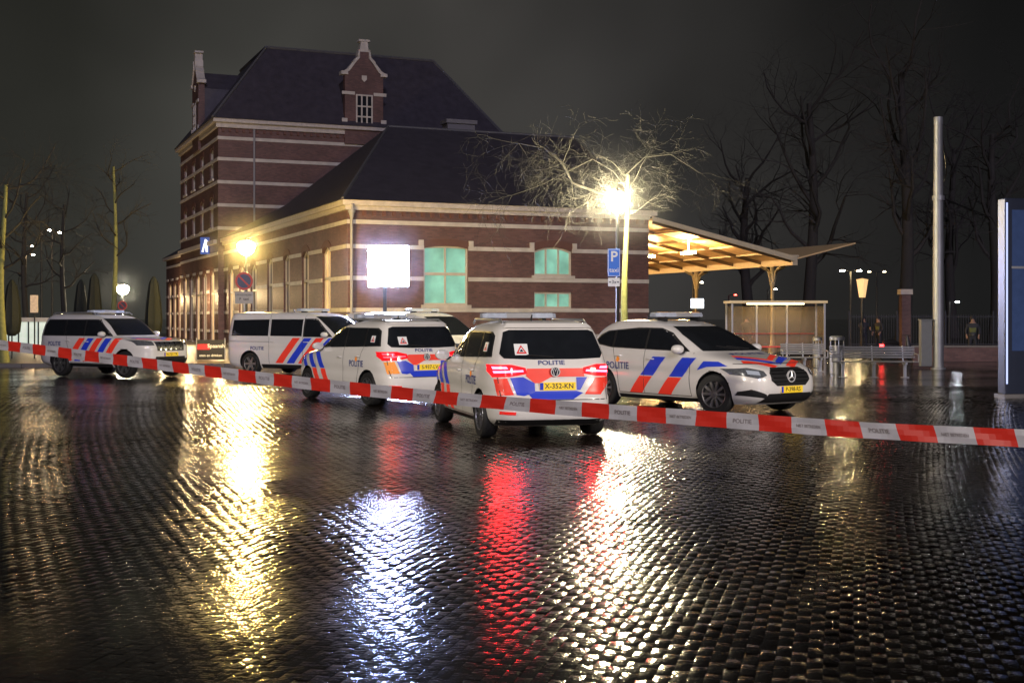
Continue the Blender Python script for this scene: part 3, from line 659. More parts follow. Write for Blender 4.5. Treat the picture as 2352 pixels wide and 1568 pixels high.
m=MB(); hip(m,TA0-.42,TA1+.42,TB0-.42,TB1+.42,TZ+.222,3.3,14.6,TB0+3.4,TB1-3.4,19.0); m.obj('roof',slate,ST)
lead=M('lead_ridge',(.13,.13,.14),.5,metal=.2)
m=MB(); m.tube([(-.3,-.3,Zc+.1),(4.2,8,RZ+.02),(AE+.1,8,RZ+.03)],.07,6); m.obj('ridge',lead,ST)
m=MB(); m.tube([(TA0-.4,TB0-.4,TZ+.25),(3.3,TB0+3.4,19.05),(14.6,TB0+3.4,19.05),(TA1+.4,TB0-.4,TZ+.25)],.10,6); m.obj('ridge',lead,ST)
m=MB(); m.tube([(3.3,TB0+3.4,19.05),(3.3,TB1-3.4,19.05)],.12,6); m.obj('ridge',lead,ST)
m=MB(); m.tube([(.12,-.3,Zc-.1),(.12,-.2,Zc-.35),(.12,-.14,Zc-.6),(.12,-.14,.2)],.06,8); m.lathe([(.16,0),(.16,.12),(.07,-.2),(.05,-.22)],12,(.12,-.17,Zc-.45)); m.obj('downpipe',M('lead_pipe',(.3,.3,.32),.5),ST,smooth=True)
m=MB(); m.tube([(a_at(595,TB0),TB0-.12,TZ-.3),(a_at(595,TB0),TB0-.12,6)],.06,8); m.obj('downpipe',M('lead_pipe',(.3,.3,.32)),ST,smooth=True)
ca=a_at(1075,12); m=MB(); m.b((ca-.75,11.6,8),(ca+.75,12.4,11.75)); m.b((ca-.85,11.5,11.75),(ca+.85,12.5,11.95)); m.obj('chimney',M('chimney_render',(.2,.19,.2),.6),ST)
def dormer(pl,pos,base):
    if pl=='F': f=lambda x,z,d:(pos+x,base+d,z)
    else: f=lambda x,z,d:(base+d,pos-x,z)
    g=[(-1.25,TZ-.9),(1.25,TZ-.9),(1.25,17.05),(.95,17.25),(.6,17.75),(.3,18.1),(.3,18.5),(-.3,18.5),(-.3,18.1),(-.6,17.75),(-.95,17.25),(-1.25,17.05)]
    m=MB(); m.ex(g,f,-.16,.25); d=m.obj('dormer',brick,ST)
    m=MB(); m.ex([(-1.15,TZ),(1.15,TZ),(1.15,16.7),(0,17.9),(-1.15,16.7)],f,.26,4.2); m.obj('dormer_side',slate,d)
    top=g[2:7]; m=MB()
    for sgn in (1,-1):
        for p,q in zip(top[:-1],top[1:]): m.ex([(p[0]*sgn,p[1]+.003),(q[0]*sgn,q[1]+.003),(q[0]*sgn+.05*sgn,q[1]+.17),(p[0]*sgn+.14*sgn,p[1]+.14)],f,-.24,.30)
        m.ex([(1.05*sgn,17.0),(1.5*sgn,17.0),(1.5*sgn,17.2),(1.1*sgn,17.25)],f,-.26,.32)
    m.ex([(-.3,18.5),(.3,18.5),(.22,19.15),(-.22,19.15)],f,-.2,.28); m.ex([(-.38,19.15),(.38,19.15),(.34,19.28),(-.34,19.28)],f,-.24,.32)
    m.obj('gable_coping',stone,d)
    for sgn in (1,-1):
        m=MB(); m.ex([(.62*sgn,15.75),(1.45*sgn,15.75),(1.45*sgn,15.95),(.62*sgn,15.95)],f,-.22,-.162); m.obj('stone_block',stone,d)
        m=MB(); m.ex([(1.1*sgn,14.0),(1.45*sgn,14.0),(1.45*sgn,14.25),(1.1*sgn,14.25)],f,-.22,-.162); m.obj('stone_block',stone,d)
    m=MB(); m.ex([(-.16,16.75),(.0,16.6),(.16,16.75),(.16,17.0),(-.16,17.0)],f,-.22,-.163); m.obj('shield',stone,d)
    m=MB(); m.ex([(-.5,13.75),(.5,13.75),(.5,15.75),(-.5,15.75)],f,-.19,-.162); w=m.obj('window',dark_g,d)
    m=MB()
    for x in (-.5,-.17,.17,.5): m.ex([(x-.045,13.75),(x+.045,13.75),(x+.045,15.75),(x-.045,15.75)],f,-.23,-.195)
    for z in (13.75,14.4,15.05,15.75): m.ex([(-.55,z-.045),(.55,z-.045),(.55,z+.045),(-.55,z+.045)],f,-.235,-.196)
    m.obj('frame',stone,w)
dormer('F',8.75,TB0-.02); dormer('L',35.5,TA0-.02)
# platform canopy
GA=a_at(1848,0); GZ=4.45
CN=thing('platform_canopy','butterfly platform roof with lit timber underside on iron posts','canopy',(C0[0],C0[1],0),TH)
ceil_m=M('canopy_timber',(.8,.57,.30),.5,var=.2,vs=3)
m=MB(); L_=34
m.add([(AE+.05,-.3,6.05),(GA,-.3,GZ),(GA,L_,GZ),(AE+.05,L_,6.05),(AE+.05,-.3,6.15),(GA,-.3,GZ+.1),(GA,L_,GZ+.1),(AE+.05,L_,6.15)],[(0,1,2,3),(4,5,6,7),(0,1,5,4),(3,2,6,7),(0,3,7,4),(1,2,6,5)])
GB=25.0
m.add([(GA+.25,-.3,GZ),(GB,-.3,5.25),(GB,L_,5.25),(GA+.25,L_,GZ),(GA+.25,-.3,GZ+.07),(GB,-.3,5.32),(GB,L_,5.32),(GA+.25,L_,GZ+.07)],[(0,1,2,3),(4,5,6,7),(0,1,5,4),(3,2,6,7),(0,3,7,4),(1,2,6,5)])
m.obj('roof',ceil_m,CN)
for i in range(14):
    m=MB(); b=-.25+i*2.5
    m.add([(AE+.1,b,5.9),(GA,b,GZ-.15),(GA,b+.1,GZ-.15),(AE+.1,b+.1,5.9),(AE+.1,b,6.04),(GA,b,GZ-.005),(GA,b+.1,GZ-.005),(AE+.1,b+.1,6.04)],[(0,1,2,3),(4,5,6,7),(0,1,5,4),(3,2,6,7),(0,3,7,4),(1,2,6,5)])
    m.obj('rafter',M('rafter_brown',(.12,.08,.045),.5),CN)
for fx in (.2,.4,.6,.8):
    m=MB(); xx=AE+.1+(GA-AE)*fx; zq=6.04+(GZ-6.04)*fx
    m.b((xx-.05,-.2,zq-.12),(xx+.05,L_,zq-.03)); m.obj('purlin',cream,CN)
m=MB(); m.b((GA-.02,-.35,GZ-.28),(GA+.26,L_,GZ+.12)); m.b((GA-.1,-.38,GZ+.12),(GA+.32,L_,GZ+.2)); m.add([(AE,-.42,6.02),(GA+.1,-.42,GZ-.1),(GA+.1,-.32,GZ-.1),(AE,-.32,6.02),(AE,-.42,6.22),(GA+.1,-.42,GZ+.14),(GA+.1,-.32,GZ+.14),(AE,-.32,6.22)],[(0,1,2,3),(4,5,6,7),(0,1,5,4),(3,2,6,7),(0,3,7,4),(1,2,6,5)])
m.obj('gutter_beam',cream,CN)
for b in (1.46,8.5,15.5,22.5):
    m=MB(); x=GA+.1; m.lathe([(.2,0),(.2,.3),(.13,.4),(.09,.8),(.085,3.2),(.13,3.3),(.13,3.4),(.1,3.45),(.12,GZ-.3)],14,(x,b,0))
    for dx,dy in ((-1,0),(1,0),(0,1),(0,-1)): m.tube([(x+dx*.1,b+dy*.1,3.4),(x+dx*.25,b+dy*.25,3.95),(x+dx*.7,b+dy*.7,GZ-.28)],[.05,.05,.06],6)
    m.obj('post',M('iron_post_paint',(.35,.31,.2),.45),CN,smooth=True)
for b in (1.6,5.5,10,15,21,27):
    m=MB(); m.c((AE+3.0,b,4.75),(.22,1.0,.10)); m.tube([(AE+3.0,b,4.8),(AE+3.0,b,5.5)],.015,4); m.obj('lamp',M('canopy_tube_light',(1,1,1),emit=(1,.58,.22),es=340),CN)
# ------------------------------------------------------------------ lamps and signs
def halo(parent,c,r,dens):
    # mist ball added for a halo: density fades smoothly to nothing at the rim
    m=bpy.data.materials.new('lamp_halo'); m.use_nodes=True; nt=m.node_tree; nt.nodes.clear(); N=nt.nodes; L=nt.links
    o=N.new('ShaderNodeOutputMaterial'); v=N.new('ShaderNodeVolumeScatter'); v.inputs['Anisotropy'].default_value=.3; v.inputs['Color'].default_value=(1,1,1,1)
    tc=N.new('ShaderNodeTexCoord'); ds=N.new('ShaderNodeVectorMath'); ds.operation='DISTANCE'; ds.inputs[1].default_value=c; L.new(tc.outputs['Object'],ds.inputs[0])
    mr=N.new('ShaderNodeMapRange'); mr.inputs['From Min'].default_value=0; mr.inputs['From Max'].default_value=r*.98; mr.inputs['To Min'].default_value=1; mr.inputs['To Max'].default_value=0; L.new(ds.outputs['Value'],mr.inputs['Value'])
    pw=N.new('ShaderNodeMath'); pw.operation='POWER'; pw.inputs[1].default_value=2.0; L.new(mr.outputs[0],pw.inputs[0])
    ml=N.new('ShaderNodeMath'); ml.operation='MULTIPLY'; ml.inputs[1].default_value=dens; L.new(pw.outputs[0],ml.inputs[0]); L.new(ml.outputs[0],v.inputs['Density']); L.new(v.outputs[0],o.inputs['Volume'])
    mb=MB(); prof=[(max(.001,r*math.sin(math.pi*i/14)),-r*math.cos(math.pi*i/14)) for i in range(15)]; mb.lathe(prof,24,c); return mb.obj('halo_mist',m,parent)
lamp_y=M('sodium_globe',(1,.9,.6),emit=(1,.66,.19),es=1050,var=0)
lamp_w=M('white_lamp_glass',(1,1,.9),emit=(1,.84,.50),es=620,var=0)
def street_lamp(px,d,pz,mat,label,rs=1.0,group='street lamps on the square'):
    t=thing('street_lamp',label,'street lamp',(W(px,d),d,0),0,group)
    m=MB(); m.lathe([(.11,0),(.11,.9),(.075,1.0),(.055,1.1),(.045,pz-.30*rs)],16); m.obj('post',dgrey,t,smooth=True)
    m=MB(); m.lathe([(.05,pz-.30*rs),(.15*rs,pz-.25*rs),(.24*rs,pz-.14*rs),(.285*rs,pz-.02),(.28*rs,pz+.06*rs),(.22*rs,pz+.12*rs),(.12*rs,pz+.16*rs),(.001,pz+.165*rs)],24); m.obj('lamp_glass',mat,t,smooth=True,angle=60)
    m=MB(); m.lathe([(.13*rs,pz+.168*rs),(.12*rs,pz+.19*rs),(.05,pz+.22*rs),(.03,pz+.27*rs),(.001,pz+.27*rs)],24); m.obj('lamp_cap',dgrey,t,smooth=True)
    return t
l1=street_lamp(577,46,Z(577,46),lamp_y,'lit yellow street lamp on a slim dark post by the station',1.1)
halo(l1,(0,0,Z(577,46)),2.2,.026)
l2=street_lamp(1447,38,Z(468,38),lamp_w,'bright white street lamp on a tall post beside a bare tree',1.3)
halo(l2,(0,0,Z(468,38)),2.3,.030)
l3=street_lamp(288,62,Z(676,62),M('lamp_far_glass',(1,1,.9),emit=(1,.86,.6),es=300,var=0),'distant lit street lamp near closed parasols',1.0)
halo(l3,(0,0,Z(676,62)),2.0,.02)
def disc(m,c,r,y,mi,n=32): m.add([(c[0]+r*math.cos(2*math.pi*i/n),y,c[2]+r*math.sin(2*math.pi*i/n)) for i in range(n)],[tuple(range(n))],mi)
def noparking(px,d,py,r,label):
    z=Z(py,d); t=thing('no_parking_sign',label,'road sign',(W(px,d),d-.2,0),0)
    m=MB(); m.tube([(0,.05,0),(0,.05,z+r*1.1)],.03,8); m.obj('post',galv,t)
    m=MB(); m.lathe([(r,-.01),(r,.02)],32,(0,0,z),0,'y',cap=True); disc(m,(0,0,z),r*.99,-.013,1); disc(m,(0,0,z),r*.76,-.017,2)
    m.add([(-r*.62,-.021,z+r*.5),(-r*.5,-.021,z+r*.62),(r*.62,-.021,z-r*.5),(r*.5,-.021,z-r*.62)],[(0,1,2,3)],1)
    m.obj('sign_face',[galv,M('sign_red_worn',(.40,.05,.04),.45,var=.2,emit=(.5,.05,.04),es=.12),M('sign_blue_worn',(.06,.07,.13),.45,var=.2)],t)
    return t,z
t,z=noparking(575,44.2,659,.31,'round red and blue no-parking sign with a white plate below')
m=MB(); m.c((0,0,z-.57),(.62,.02,.42)); p=m.obj('sub_plate',plateg,t)
text_obj('UITGEZONDERD',lambda h,v:(h,-.013,z-.48+v),.075,ink,p); text_obj('P  taxi',lambda h,v:(h,-.013,z-.62+v),.13,ink,p)
noparking(290,60,716,.22,'small round no-parking sign on a post by the parasols')
t=thing('taxi_parking_sign','blue P taxi parking sign with a white plate below','road sign',(W(1439,37.6),37.6,0))
zt,zb=Z(583,37.6),Z(648,37.6)
m=MB(); m.tube([(.1,.06,0),(.1,.06,zt+.05)],.03,8); m.obj('post',dgrey,t)
m=MB(); m.c((0,0,(zt+zb)/2),(.36,.02,zt-zb)); p=m.obj('sign_face',signblue,t,bevel=.004)
m=MB()
hw,hh=.17,(zt-zb)/2-.015; zc=(zt+zb)/2
m.add([(-hw,-.013,zc-hh),(hw,-.013,zc-hh),(hw,-.013,zc+hh),(-hw,-.013,zc+hh),(-hw+.012,-.013,zc-hh+.012),(hw-.012,-.013,zc-hh+.012),(hw-.012,-.013,zc+hh-.012),(-hw+.012,-.013,zc+hh-.012)],[(0,1,5,4),(1,2,6,5),(2,3,7,6),(3,0,4,7)])
m.obj('border',signwhite,p)
text_obj('P',lambda h,v:(h,-.014,zc+.17+v),.42,signwhite,p,bold=.02); text_obj('taxi',lambda h,v:(h,-.014,zc-.22+v),.19,signwhite,p)
z3=Z(661,37.6); m=MB(); m.c((0,0,z3),(.34,.02,.25)); p=m.obj('sub_plate',signwhite,t); text_obj('3x',lambda h,v:(h,-.014,z3+v),.14,ink,p)
for s_ in (-1,1):
    m=MB(); m.add([(s_*.15,-.014,z3),(s_*.11,-.014,z3+.035),(s_*.11,-.014,z3+.01),(s_*.08,-.014,z3+.01),(s_*.08,-.014,z3-.01),(s_*.11,-.014,z3-.01),(s_*.11,-.014,z3-.035)],[(0,1,2,3,4,5,6)])
    m.obj('arrow',ink,p,fix=False)
d=44; t=thing('illuminated_display','glowing white display panel on a slim post','display',(W(910,d),d,0))
zc=Z(624,d); m=MB(); m.c((0,.06,zc),(1.40,.12,1.40)); m.obj('housing',dgrey,t,bevel=.01)
m=MB(); m.c((0,-.012,zc),(1.39,.02,1.39)); m.obj('screen',M('display_screen',(1,1,1),emit=(.46,.54,1),es=380,var=0),t)
m=MB(); m.b((-.18,.0,0),(-.06,.12,zc-.71)); m.obj('post',dgrey,t)
halo(t,(0,-.2,zc),2.4,.022)
# ------------------------------------------------------------------ trees
bark_y=M('lit_tone_bark',(.24,.25,.09),.8,var=.4,vs=9,bump=.6,bs=30)  # yellow lamplight put into the trunk colour
bark_d=M('dim_tone_bark',(.035,.032,.027),.85,var=.3,bump=.5)  # unlit copy of the bark, darkened for crowns and dim trees
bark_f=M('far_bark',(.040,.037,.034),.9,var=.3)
def tree(px,d,ht,tr,spread,label,seed,mat,levels=4,limbs=9,lean=0,base=.55,rot=0,bias=(0,0,0),up=.35,droop=.0,group=None,cmat=None,extra=None,thin=1):
    rnd=random.Random(seed); t=thing('bare_tree',label,'tree',(W(px,d),d,0),0,group)
    m=MB(); pts=[];rr=[]
    for i in range(9):
        f=i/8; pts.append((lean*f+.12*math.sin(f*5+seed)*tr*4,.08*math.sin(f*4+seed),ht*f)); rr.append(tr*(1.25 if i==0 else 1)*(1-.62*f))
    m.tube(pts,rr,12); m.obj('trunk',mat,t,smooth=True)
    c=MB()
    def grow(p,dv,ln,r,lv):
        k=5 if lv<3 else 3; P=[p]; dd=Vector(dv)
        for i in range(k):
            dd=(dd+Vector((rnd.gauss(0,.24),rnd.gauss(0,.24),rnd.gauss(0,.18)+(up if lv<2 else -droop)*.25))).normalized(); P.append(P[-1]+dd*ln/k)
        R=[max(.0032,r*(1-.65*i/k)) for i in range(k+1)]; c.tube(P,R,6 if lv<2 else 3,cap=False)
        if lv>=levels: return
        n={0:5,1:5,2:5,3:4}.get(lv,3)
        for j in range(n):
            i=min(k,1+int(rnd.random()*k)); q=P[i]; a=rnd.uniform(0,2*math.pi); perp=dd.orthogonal().normalized(); perp=Matrix.Rotation(a,3,dd)@perp
            nd=(dd*rnd.uniform(.35,1.0)+perp*rnd.uniform(.5,1.0)).normalized()
            grow(q,nd,ln*rnd.uniform(.45,.72),R[i]*.55*thin,lv+1)
    for j in range(limbs):
        f=base+(1-base)*(j+.5)/limbs; i=f*8; q=Vector(pts[int(i)]).lerp(Vector(pts[min(8,int(i)+1)]),i-int(i)); a=2.4*j+rot
        dv=Vector((math.cos(a)+bias[0],math.sin(a)*.8+bias[1],up+bias[2])).normalized()
        grow(q,dv,spread*rnd.uniform(.6,.9),tr*.40*(1.2-f*.6)*thin,1)
    if extra:
        for P,R in extra:
            P=[Vector(p) for p in P]; c.tube(P,[R*(1-.6*i/(len(P)-1)) for i in range(len(P))],8)
            for q,q0 in zip(P[1:],P[:-1]):
                for j in range(4):
                    dv=((q-q0).normalized()*.6+Vector((rnd.gauss(0,.6),rnd.gauss(0,.6),rnd.gauss(.1,.6)))).normalized(); grow(q,dv,rnd.uniform(.8,1.5),R*.25,2)
    c.obj('crown',cmat or mat,t,smooth=False,fix=False)
    return t
kk=39.3/3000
ex_=[([(0,0,Z(470,39.3)),(-(1467-1400)*kk,-.1,Z(452,39.3)),(-(1467-1340)*kk,-.2,Z(430,39.3)),(-(1467-1318)*kk,-.3,Z(385,39.3)),(-(1467-1275)*kk,-.3,Z(350,39.3)),(-(1467-1215)*kk,-.2,Z(338,39.3))],.05),
     ([(0,0,Z(440,39.3)),(-(1467-1440)*kk,.2,Z(400,39.3)),(-(1467-1390)*kk,.3,Z(370,39.3)),(-(1467-1330)*kk,.4,Z(400,39.3)),(-(1467-1270)*kk,.4,Z(430,39.3)),(-(1467-1200)*kk,.4,Z(455,39.3))],.026),
     ([(0,0,Z(410,39.3)),((1510-1467)*kk,-.2,Z(370,39.3)),((1570-1467)*kk,-.3,Z(365,39.3)),((1640-1467)*kk,-.3,Z(410,39.3))],.024)]
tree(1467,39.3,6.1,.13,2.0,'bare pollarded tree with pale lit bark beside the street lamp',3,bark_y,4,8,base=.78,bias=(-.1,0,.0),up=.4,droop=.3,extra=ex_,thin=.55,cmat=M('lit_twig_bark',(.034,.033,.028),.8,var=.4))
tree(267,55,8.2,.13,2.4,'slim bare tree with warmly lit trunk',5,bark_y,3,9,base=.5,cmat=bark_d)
tree(150,60,7,.16,3,'bare tree near the pavilion at the square edge',8,bark_d,4,8,base=.4)
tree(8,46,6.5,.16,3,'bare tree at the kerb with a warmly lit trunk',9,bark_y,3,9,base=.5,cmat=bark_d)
tree(60,75,9,.2,4,'bare dark tree in the distance',21,bark_d,4,9,base=.35,group='bare trees along the square')
for i,(px,d,h,s) in enumerate(((1900,92,19,8),(2120,85,20,8),(2330,95,17,7),(1750,100,14,6),(2230,110,18,8))):
    tree(px,d,h*.9,.5,s,'tall bare dark tree behind the platforms',30+i,bark_f,4,11,base=.28,up=.8,group='tall bare trees behind the platforms')
# ------------------------------------------------------------------ closed parasols
par=M('parasol_cloth',(.02,.025,.022),.8,bump=.4,bs=12)
def parasol(px,d,zt):
    t=thing('closed_parasol','closed dark parasol on a pole at the terrace','parasol',(W(px,d),d,0),0,'closed parasols on the terrace')
    m=MB(); m.tube([(0,0,0),(0,0,zt)],.03,8); m.lathe([(.3,0),(.3,.08),(.05,.1)],16,cap=True); m.obj('pole',dgrey,t)
    m=MB(); n=16; vs=[];prof=[(.10,1.0),(.26,1.15),(.30,1.6),(.26,2.3),(.16,zt-.25),(.04,zt)]
    for r,z in prof:
        for j in range(n): vs.append((r*(1+.18*(j%2))*math.cos(j*2*math.pi/n),r*(1+.18*(j%2))*math.sin(j*2*math.pi/n),z))
    m.add(vs,[(i*n+j,i*n+(j+1)%n,(i+1)*n+(j+1)%n,(i+1)*n+j) for i in range(len(prof)-1) for j in range(n)]+[tuple(range(n))]); m.obj('canopy_cloth',par,t,smooth=True,angle=60)
for px,d,zt in ((190,58,Z(655,58)),(221,55,Z(640,55)),(360,52,Z(648,52)),(28,50,Z(655,50))): parasol(px,d,zt)
# ------------------------------------------------------------------ right-hand street furniture
d=42.5; t=thing('steel_mast','tall grey steel mast with a control cabinet at its foot','mast',(W(2199,d),d,0))
m=MB(); m.lathe([(.24,0),(.24,.05),(.175,.06),(.17,4),(.14,8.1),(.15,8.12),(.15,8.36),(.001,8.38)],20); m.obj('pole',galv,t,smooth=True,angle=30)
m=MB(); m.lathe([(.2,5.6),(.2,5.75)],18,cap=True); m.obj('collar',galv,t)
m=MB(); m.b((-.6,-.12,.1),(-.24,.14,1.62)); m.b((-.63,-.15,1.62),(-.21,.17,1.66)); m.obj('cabinet',M('grey_cabinet',(.16,.17,.18),.4),t,bevel=.01)
m=MB(); m.tube([(.1,0,8.0),(3,8,7.4),(7,22,7.0)],.018,4); m.obj('cable',black,t)
m=MB(); m.tube([(.1,0,5.7),(4,6,5.5),(9,18,5.6)],.018,4); m.obj('cable',black,t)
benchm=M('bench_steel',(.30,.30,.29),.4,metal=.6,var=.2)
def bench(px,d,w,label,rot=0):
    t=thing('bench',label,'bench',(W(px,d),d,0),rot,'metal benches on the square')
    m=MB()
    for i in range(5): m.b((-w/2,-.22+i*.09,.44),(w/2,-.155+i*.09,.47))
    m.obj('seat',benchm,t,bevel=.005)
    m=MB()
    for i in range(5): m.b((-w/2,.26+i*.02,.55+i*.07),(w/2,.285+i*.02,.60+i*.07))
    m.obj('backrest',benchm,t,bevel=.005)
    for x in (-w*.36,0,w*.36):
        m=MB(); m.b((x-.04,-.04,0),(x+.04,.04,.40)); m.b((x-.03,-.24,.38),(x+.03,.28,.435)); m.b((x-.1,-.12,0),(x+.1,.12,.02)); m.tube([(x,.25,.42),(x,.37,.9)],.02,6); m.obj('leg',galv,t)
    for x in (-w*.5,w*.5):
        m=MB(); m.tube([(x,-.22,.45),(x,-.22,.66),(x,.3,.68)],.018,6); m.obj('armrest',benchm,t)
bench(2048,36.6,2.4,'slatted metal bench on the wet square',rad(-6)); bench(1885,40.5,1.4,'slatted metal bench beside the shelter',rad(-4))
def bin_(px,d,h,r):
    t=thing('litter_bin','round brushed-steel litter bin','litter bin',(W(px,d),d,0))
    m=MB(); m.lathe([(r*.9,0),(r*.9,.06),(r,.08),(r,h-.28)],28,cap=True); m.obj('drum',steel,t,smooth=True,angle=30)
    m=MB(); m.lathe([(r*1.03,h-.12),(r*1.03,h-.04),(r*.8,h),(.001,h+.01)],28)
    for a in range(4): m.tube([(r*.9*math.cos(a*1.57),r*.9*math.sin(a*1.57),h-.28),(r*.9*math.cos(a*1.57),r*.9*math.sin(a*1.57),h-.1)],.018,6)
    m.obj('lid',steel,t,smooth=True,angle=30)
bin_(1962,37.2,1.18,.21)
bin_(1916,44,1.05,.16)
d=27.2; t=thing('information_column','tall grey-blue information column with a lit edge','information column',(W(2356,d),d,0),rad(12))
m=MB(); m.b((0,0,.08),(1.5,.28,4.25)); m.obj('housing',M('column_housing',(.04,.05,.08),.35,metal=.3),t,bevel=.02)
m=MB(); m.b((.02,-.012,.3),(.055,-.001,4.15)); m.obj('light_strip',M('column_strip',(.6,.7,1),emit=(.45,.55,1),es=1.0,var=0),t)
m=MB(); m.b((.16,-.012,1.0),(1.4,-.001,4.0)); m.obj('screen',M('column_screen',(.03,.05,.12),.1,emit=(.07,.11,.25),es=.2,var=.4),t)
m=MB(); m.b((.14,-.02,2.75),(1.42,-.013,2.8)); m.obj('trim',galv,t)
m=MB(); m.b((-.05,-.05,0),(1.55,.33,.08)); m.obj('plinth',M('kerb_stone',(.2,.19,.18)),t)
d=54; t=thing('bus_shelter','glass bus shelter with a lit flat roof edge','bus shelter',(W(1818,d),d,0))
m=MB(); m.b((-2.05,-.8,2.32),(2.0,.9,2.42)); m.obj('roof',M('shelter_roof',(.5,.42,.28),.4,emit=(1,.7,.35),es=.25),t)
for x in (-1.95,-.65,.65,1.9):
    m=MB(); m.b((x-.035,.78,0),(x+.035,.85,2.32)); m.obj('post',galv,t)
for x in (-1.95,1.9):
    m=MB(); m.b((x-.035,-.7,0),(x+.035,-.63,2.32)); m.obj('post',galv,t)
sg=M('shelter_glass',(.5,.42,.3),.05,alpha=.22)
for x0,x1 in ((-1.9,-.7),(-.6,.6),(.7,1.85)):
    m=MB(); m.b((x0,.8,.25),(x1,.82,2.2)); m.obj('glass_pane',sg,t)
m=MB(); m.b((1.89,-.6,.25),(1.91,.75,2.2)); m.obj('glass_pane',sg,t)
m=MB(); m.b((-1.5,.35,.45),(1.5,.65,.5)); m.obj('seat',M('red_seat',(.5,.03,.03),.4,emit=(1,.1,.08),es=.2),t)
m=MB(); m.b((-1.8,.76,1.02),(1.8,.79,1.05)); m.obj('rail',M('rail_red_dull',(.35,.04,.03),.5),t)
m=MB(); m.b((-1.2,0,2.28),(1.2,.12,2.31)); m.obj('lamp',M('shelter_tube',(1,1,1),emit=(1,.70,.36),es=26),t)
d=62; t=thing('departure_display','small glowing departure display on a post','display',(W(1634,d),d,0)); z=Z(711,d)
m=MB(); m.c((0,0,z),(.66,.12,.5)); m.obj('housing',dgrey,t); m=MB(); m.c((0,-.07,z),(.6,.01,.44)); m.obj('screen',M('departure_screen',(1,1,1),emit=(.8,.9,1),es=12),t); m=MB(); m.tube([(0,0,0),(0,0,z-.2)],.05,8); m.obj('post',dgrey,t)
def plight(px,py,d,em,es,label,r=.12,arms=1):
    t=thing('platform_lamp',label,'lamp',(W(px,d),d,0),0,'lamps along the platforms'); z=Z(py,d)
    m=MB(); m.tube([(0,0,0),(0,0,z)],[.07,.05],8); 
    for a in range(arms): s_=(-1)**a; m.tube([(0,0,z),(s_*.5,0,z+.08)],.03,6)
    m.obj('post',dgrey,t)
    for a in range(arms):
        s_=(-1)**a; m=MB(); m.lathe([(r,.0),(r*.9,.05),(.02,.09)],12,(s_*.5,0,z+.0)); m.add([(s_*.5+r*math.cos(j*.52),r*math.sin(j*.52),z) for j in range(12)],[tuple(range(12))]); m.obj('lamp_head',M('pl%d'%int(es*10+em[2]*100),(1,1,1),emit=em,es=es,var=0),t)
plight(1994,636,75,(1,.72,.36),700,'twin-arm platform lamp glowing warm',.14,2)
plight(2055,638,85,(1,.8,.5),12,'dim twin-arm platform lamp',.12,2)
plight(2225,709,80,(.9,.95,1),150,'white lamp beyond the fence',.12,1)
plight(1800,679,85,(1,.9,.7),60,'small lamp beyond the canopy',.12,1)
plight(1625,663,75,(1,.9,.7),40,'small lamp under the canopy',.1,1)
plight(1708,692,95,(1,.05,.03),30,'small red signal lamp by the tracks',.1,1)
for px,py,d in ((97,541,80),(122,546,85),(60,598,85),(58,578,85)): plight(px,py,d,(1,.66,.34),420,'distant warm lamp above the trees',.10,1)
d=58; t=thing('lantern_column','cream tapered lantern on a dark post','lantern',(W(2021,d),d,0)); m=MB(); m.lathe([(.14,Z(697,d)),(.26,Z(657,d)),(.28,Z(655,d)),(.001,Z(652,d))],4); m.obj('lantern',M('lantern_glow',(.8,.6,.35),emit=(1,.62,.25),es=.9),t); m=MB(); m.tube([(0,0,0),(0,0,Z(690,d))],.06,8); m.obj('post',dgrey,t)
d=64; t=thing('gate_pillar','square brick gate pillar with a stone cap','pillar',(W(2121,d),d,0)); m=MB(); m.b((-.22,-.22,0),(.22,.22,Z(690,d))); m.obj('shaft',brick,t); m=MB(); m.b((-.3,-.3,Z(690,d)),(.3,.3,Z(678,d))); m.obj('cap',stone,t)
t=thing('metal_fence','dark barred metal fence along the platform','fence',(W(1990,72),72,0))
m=MB(); x=0
while x<22: m.b((x-.012,-.012,0),(x+.012,.012,1.9)); x+=.14
m.obj('bars',dgrey,t)
for za,zb_ in ((1.75,1.8),(.2,.25)):
    m=MB(); m.b((0,-.03,za),(22,.03,zb_)); m.obj('rail',dgrey,t)
for i in range(9):
    m=MB(); m.b((i*2.7-.04,-.05,0),(i*2.7+.04,.05,2.1)); m.obj('post',dgrey,t)
t=thing('low_wall','low brick wall with a pale coping behind the benches','wall',(W(2140,50),50,0)); m=MB(); m.b((0,0,0),(14,.3,.55)); m.obj('wall',brick,t); m=MB(); m.b((-.05,-.05,.55),(14,.35,.62)); m.obj('coping',M('dark_coping',(.2,.18,.16),.5),t)
d=66; t=thing('glass_pavilion','small lit glass pavilion at the edge of the square','pavilion',(W(38,d),d,0))
m=MB(); m.b((-1.0,0,1.5),(1.75,2.5,1.72)); m.obj('roof',stone,t)
m=MB(); m.b((-.9,.1,.1),(1.65,2.4,1.5)); m.obj('glazing',M('pavilion_glass',(.6,.65,.6),.2,emit=(.75,.9,.75),es=.55,vs=2,var=.6),t)
for i in range(6):
    m=MB(); x=-.92+i*.51; m.b((x-.03,.03,0),(x+.03,.09,1.5)); m.obj('mullion',dgrey,t)
d=50; t=thing('notice_board','pale notice board on a post','sign',(W(80,d),d,0)); m=MB(); m.c((0,0,Z(712,d)),(.3,.03,.68)); m.obj('board',M('notice_paper',(.7,.55,.4),.5,emit=(1,.7,.5),es=.25,vs=14,var=.5),t); m=MB(); m.tube([(0,.05,0),(0,.05,2.5)],.03,8); m.obj('post',dgrey,t)
d=47.5; t=thing('restaurant_banner','dark terrace banner with white and red lettering','banner',(W(494,d),d,.11),rad(5)); 
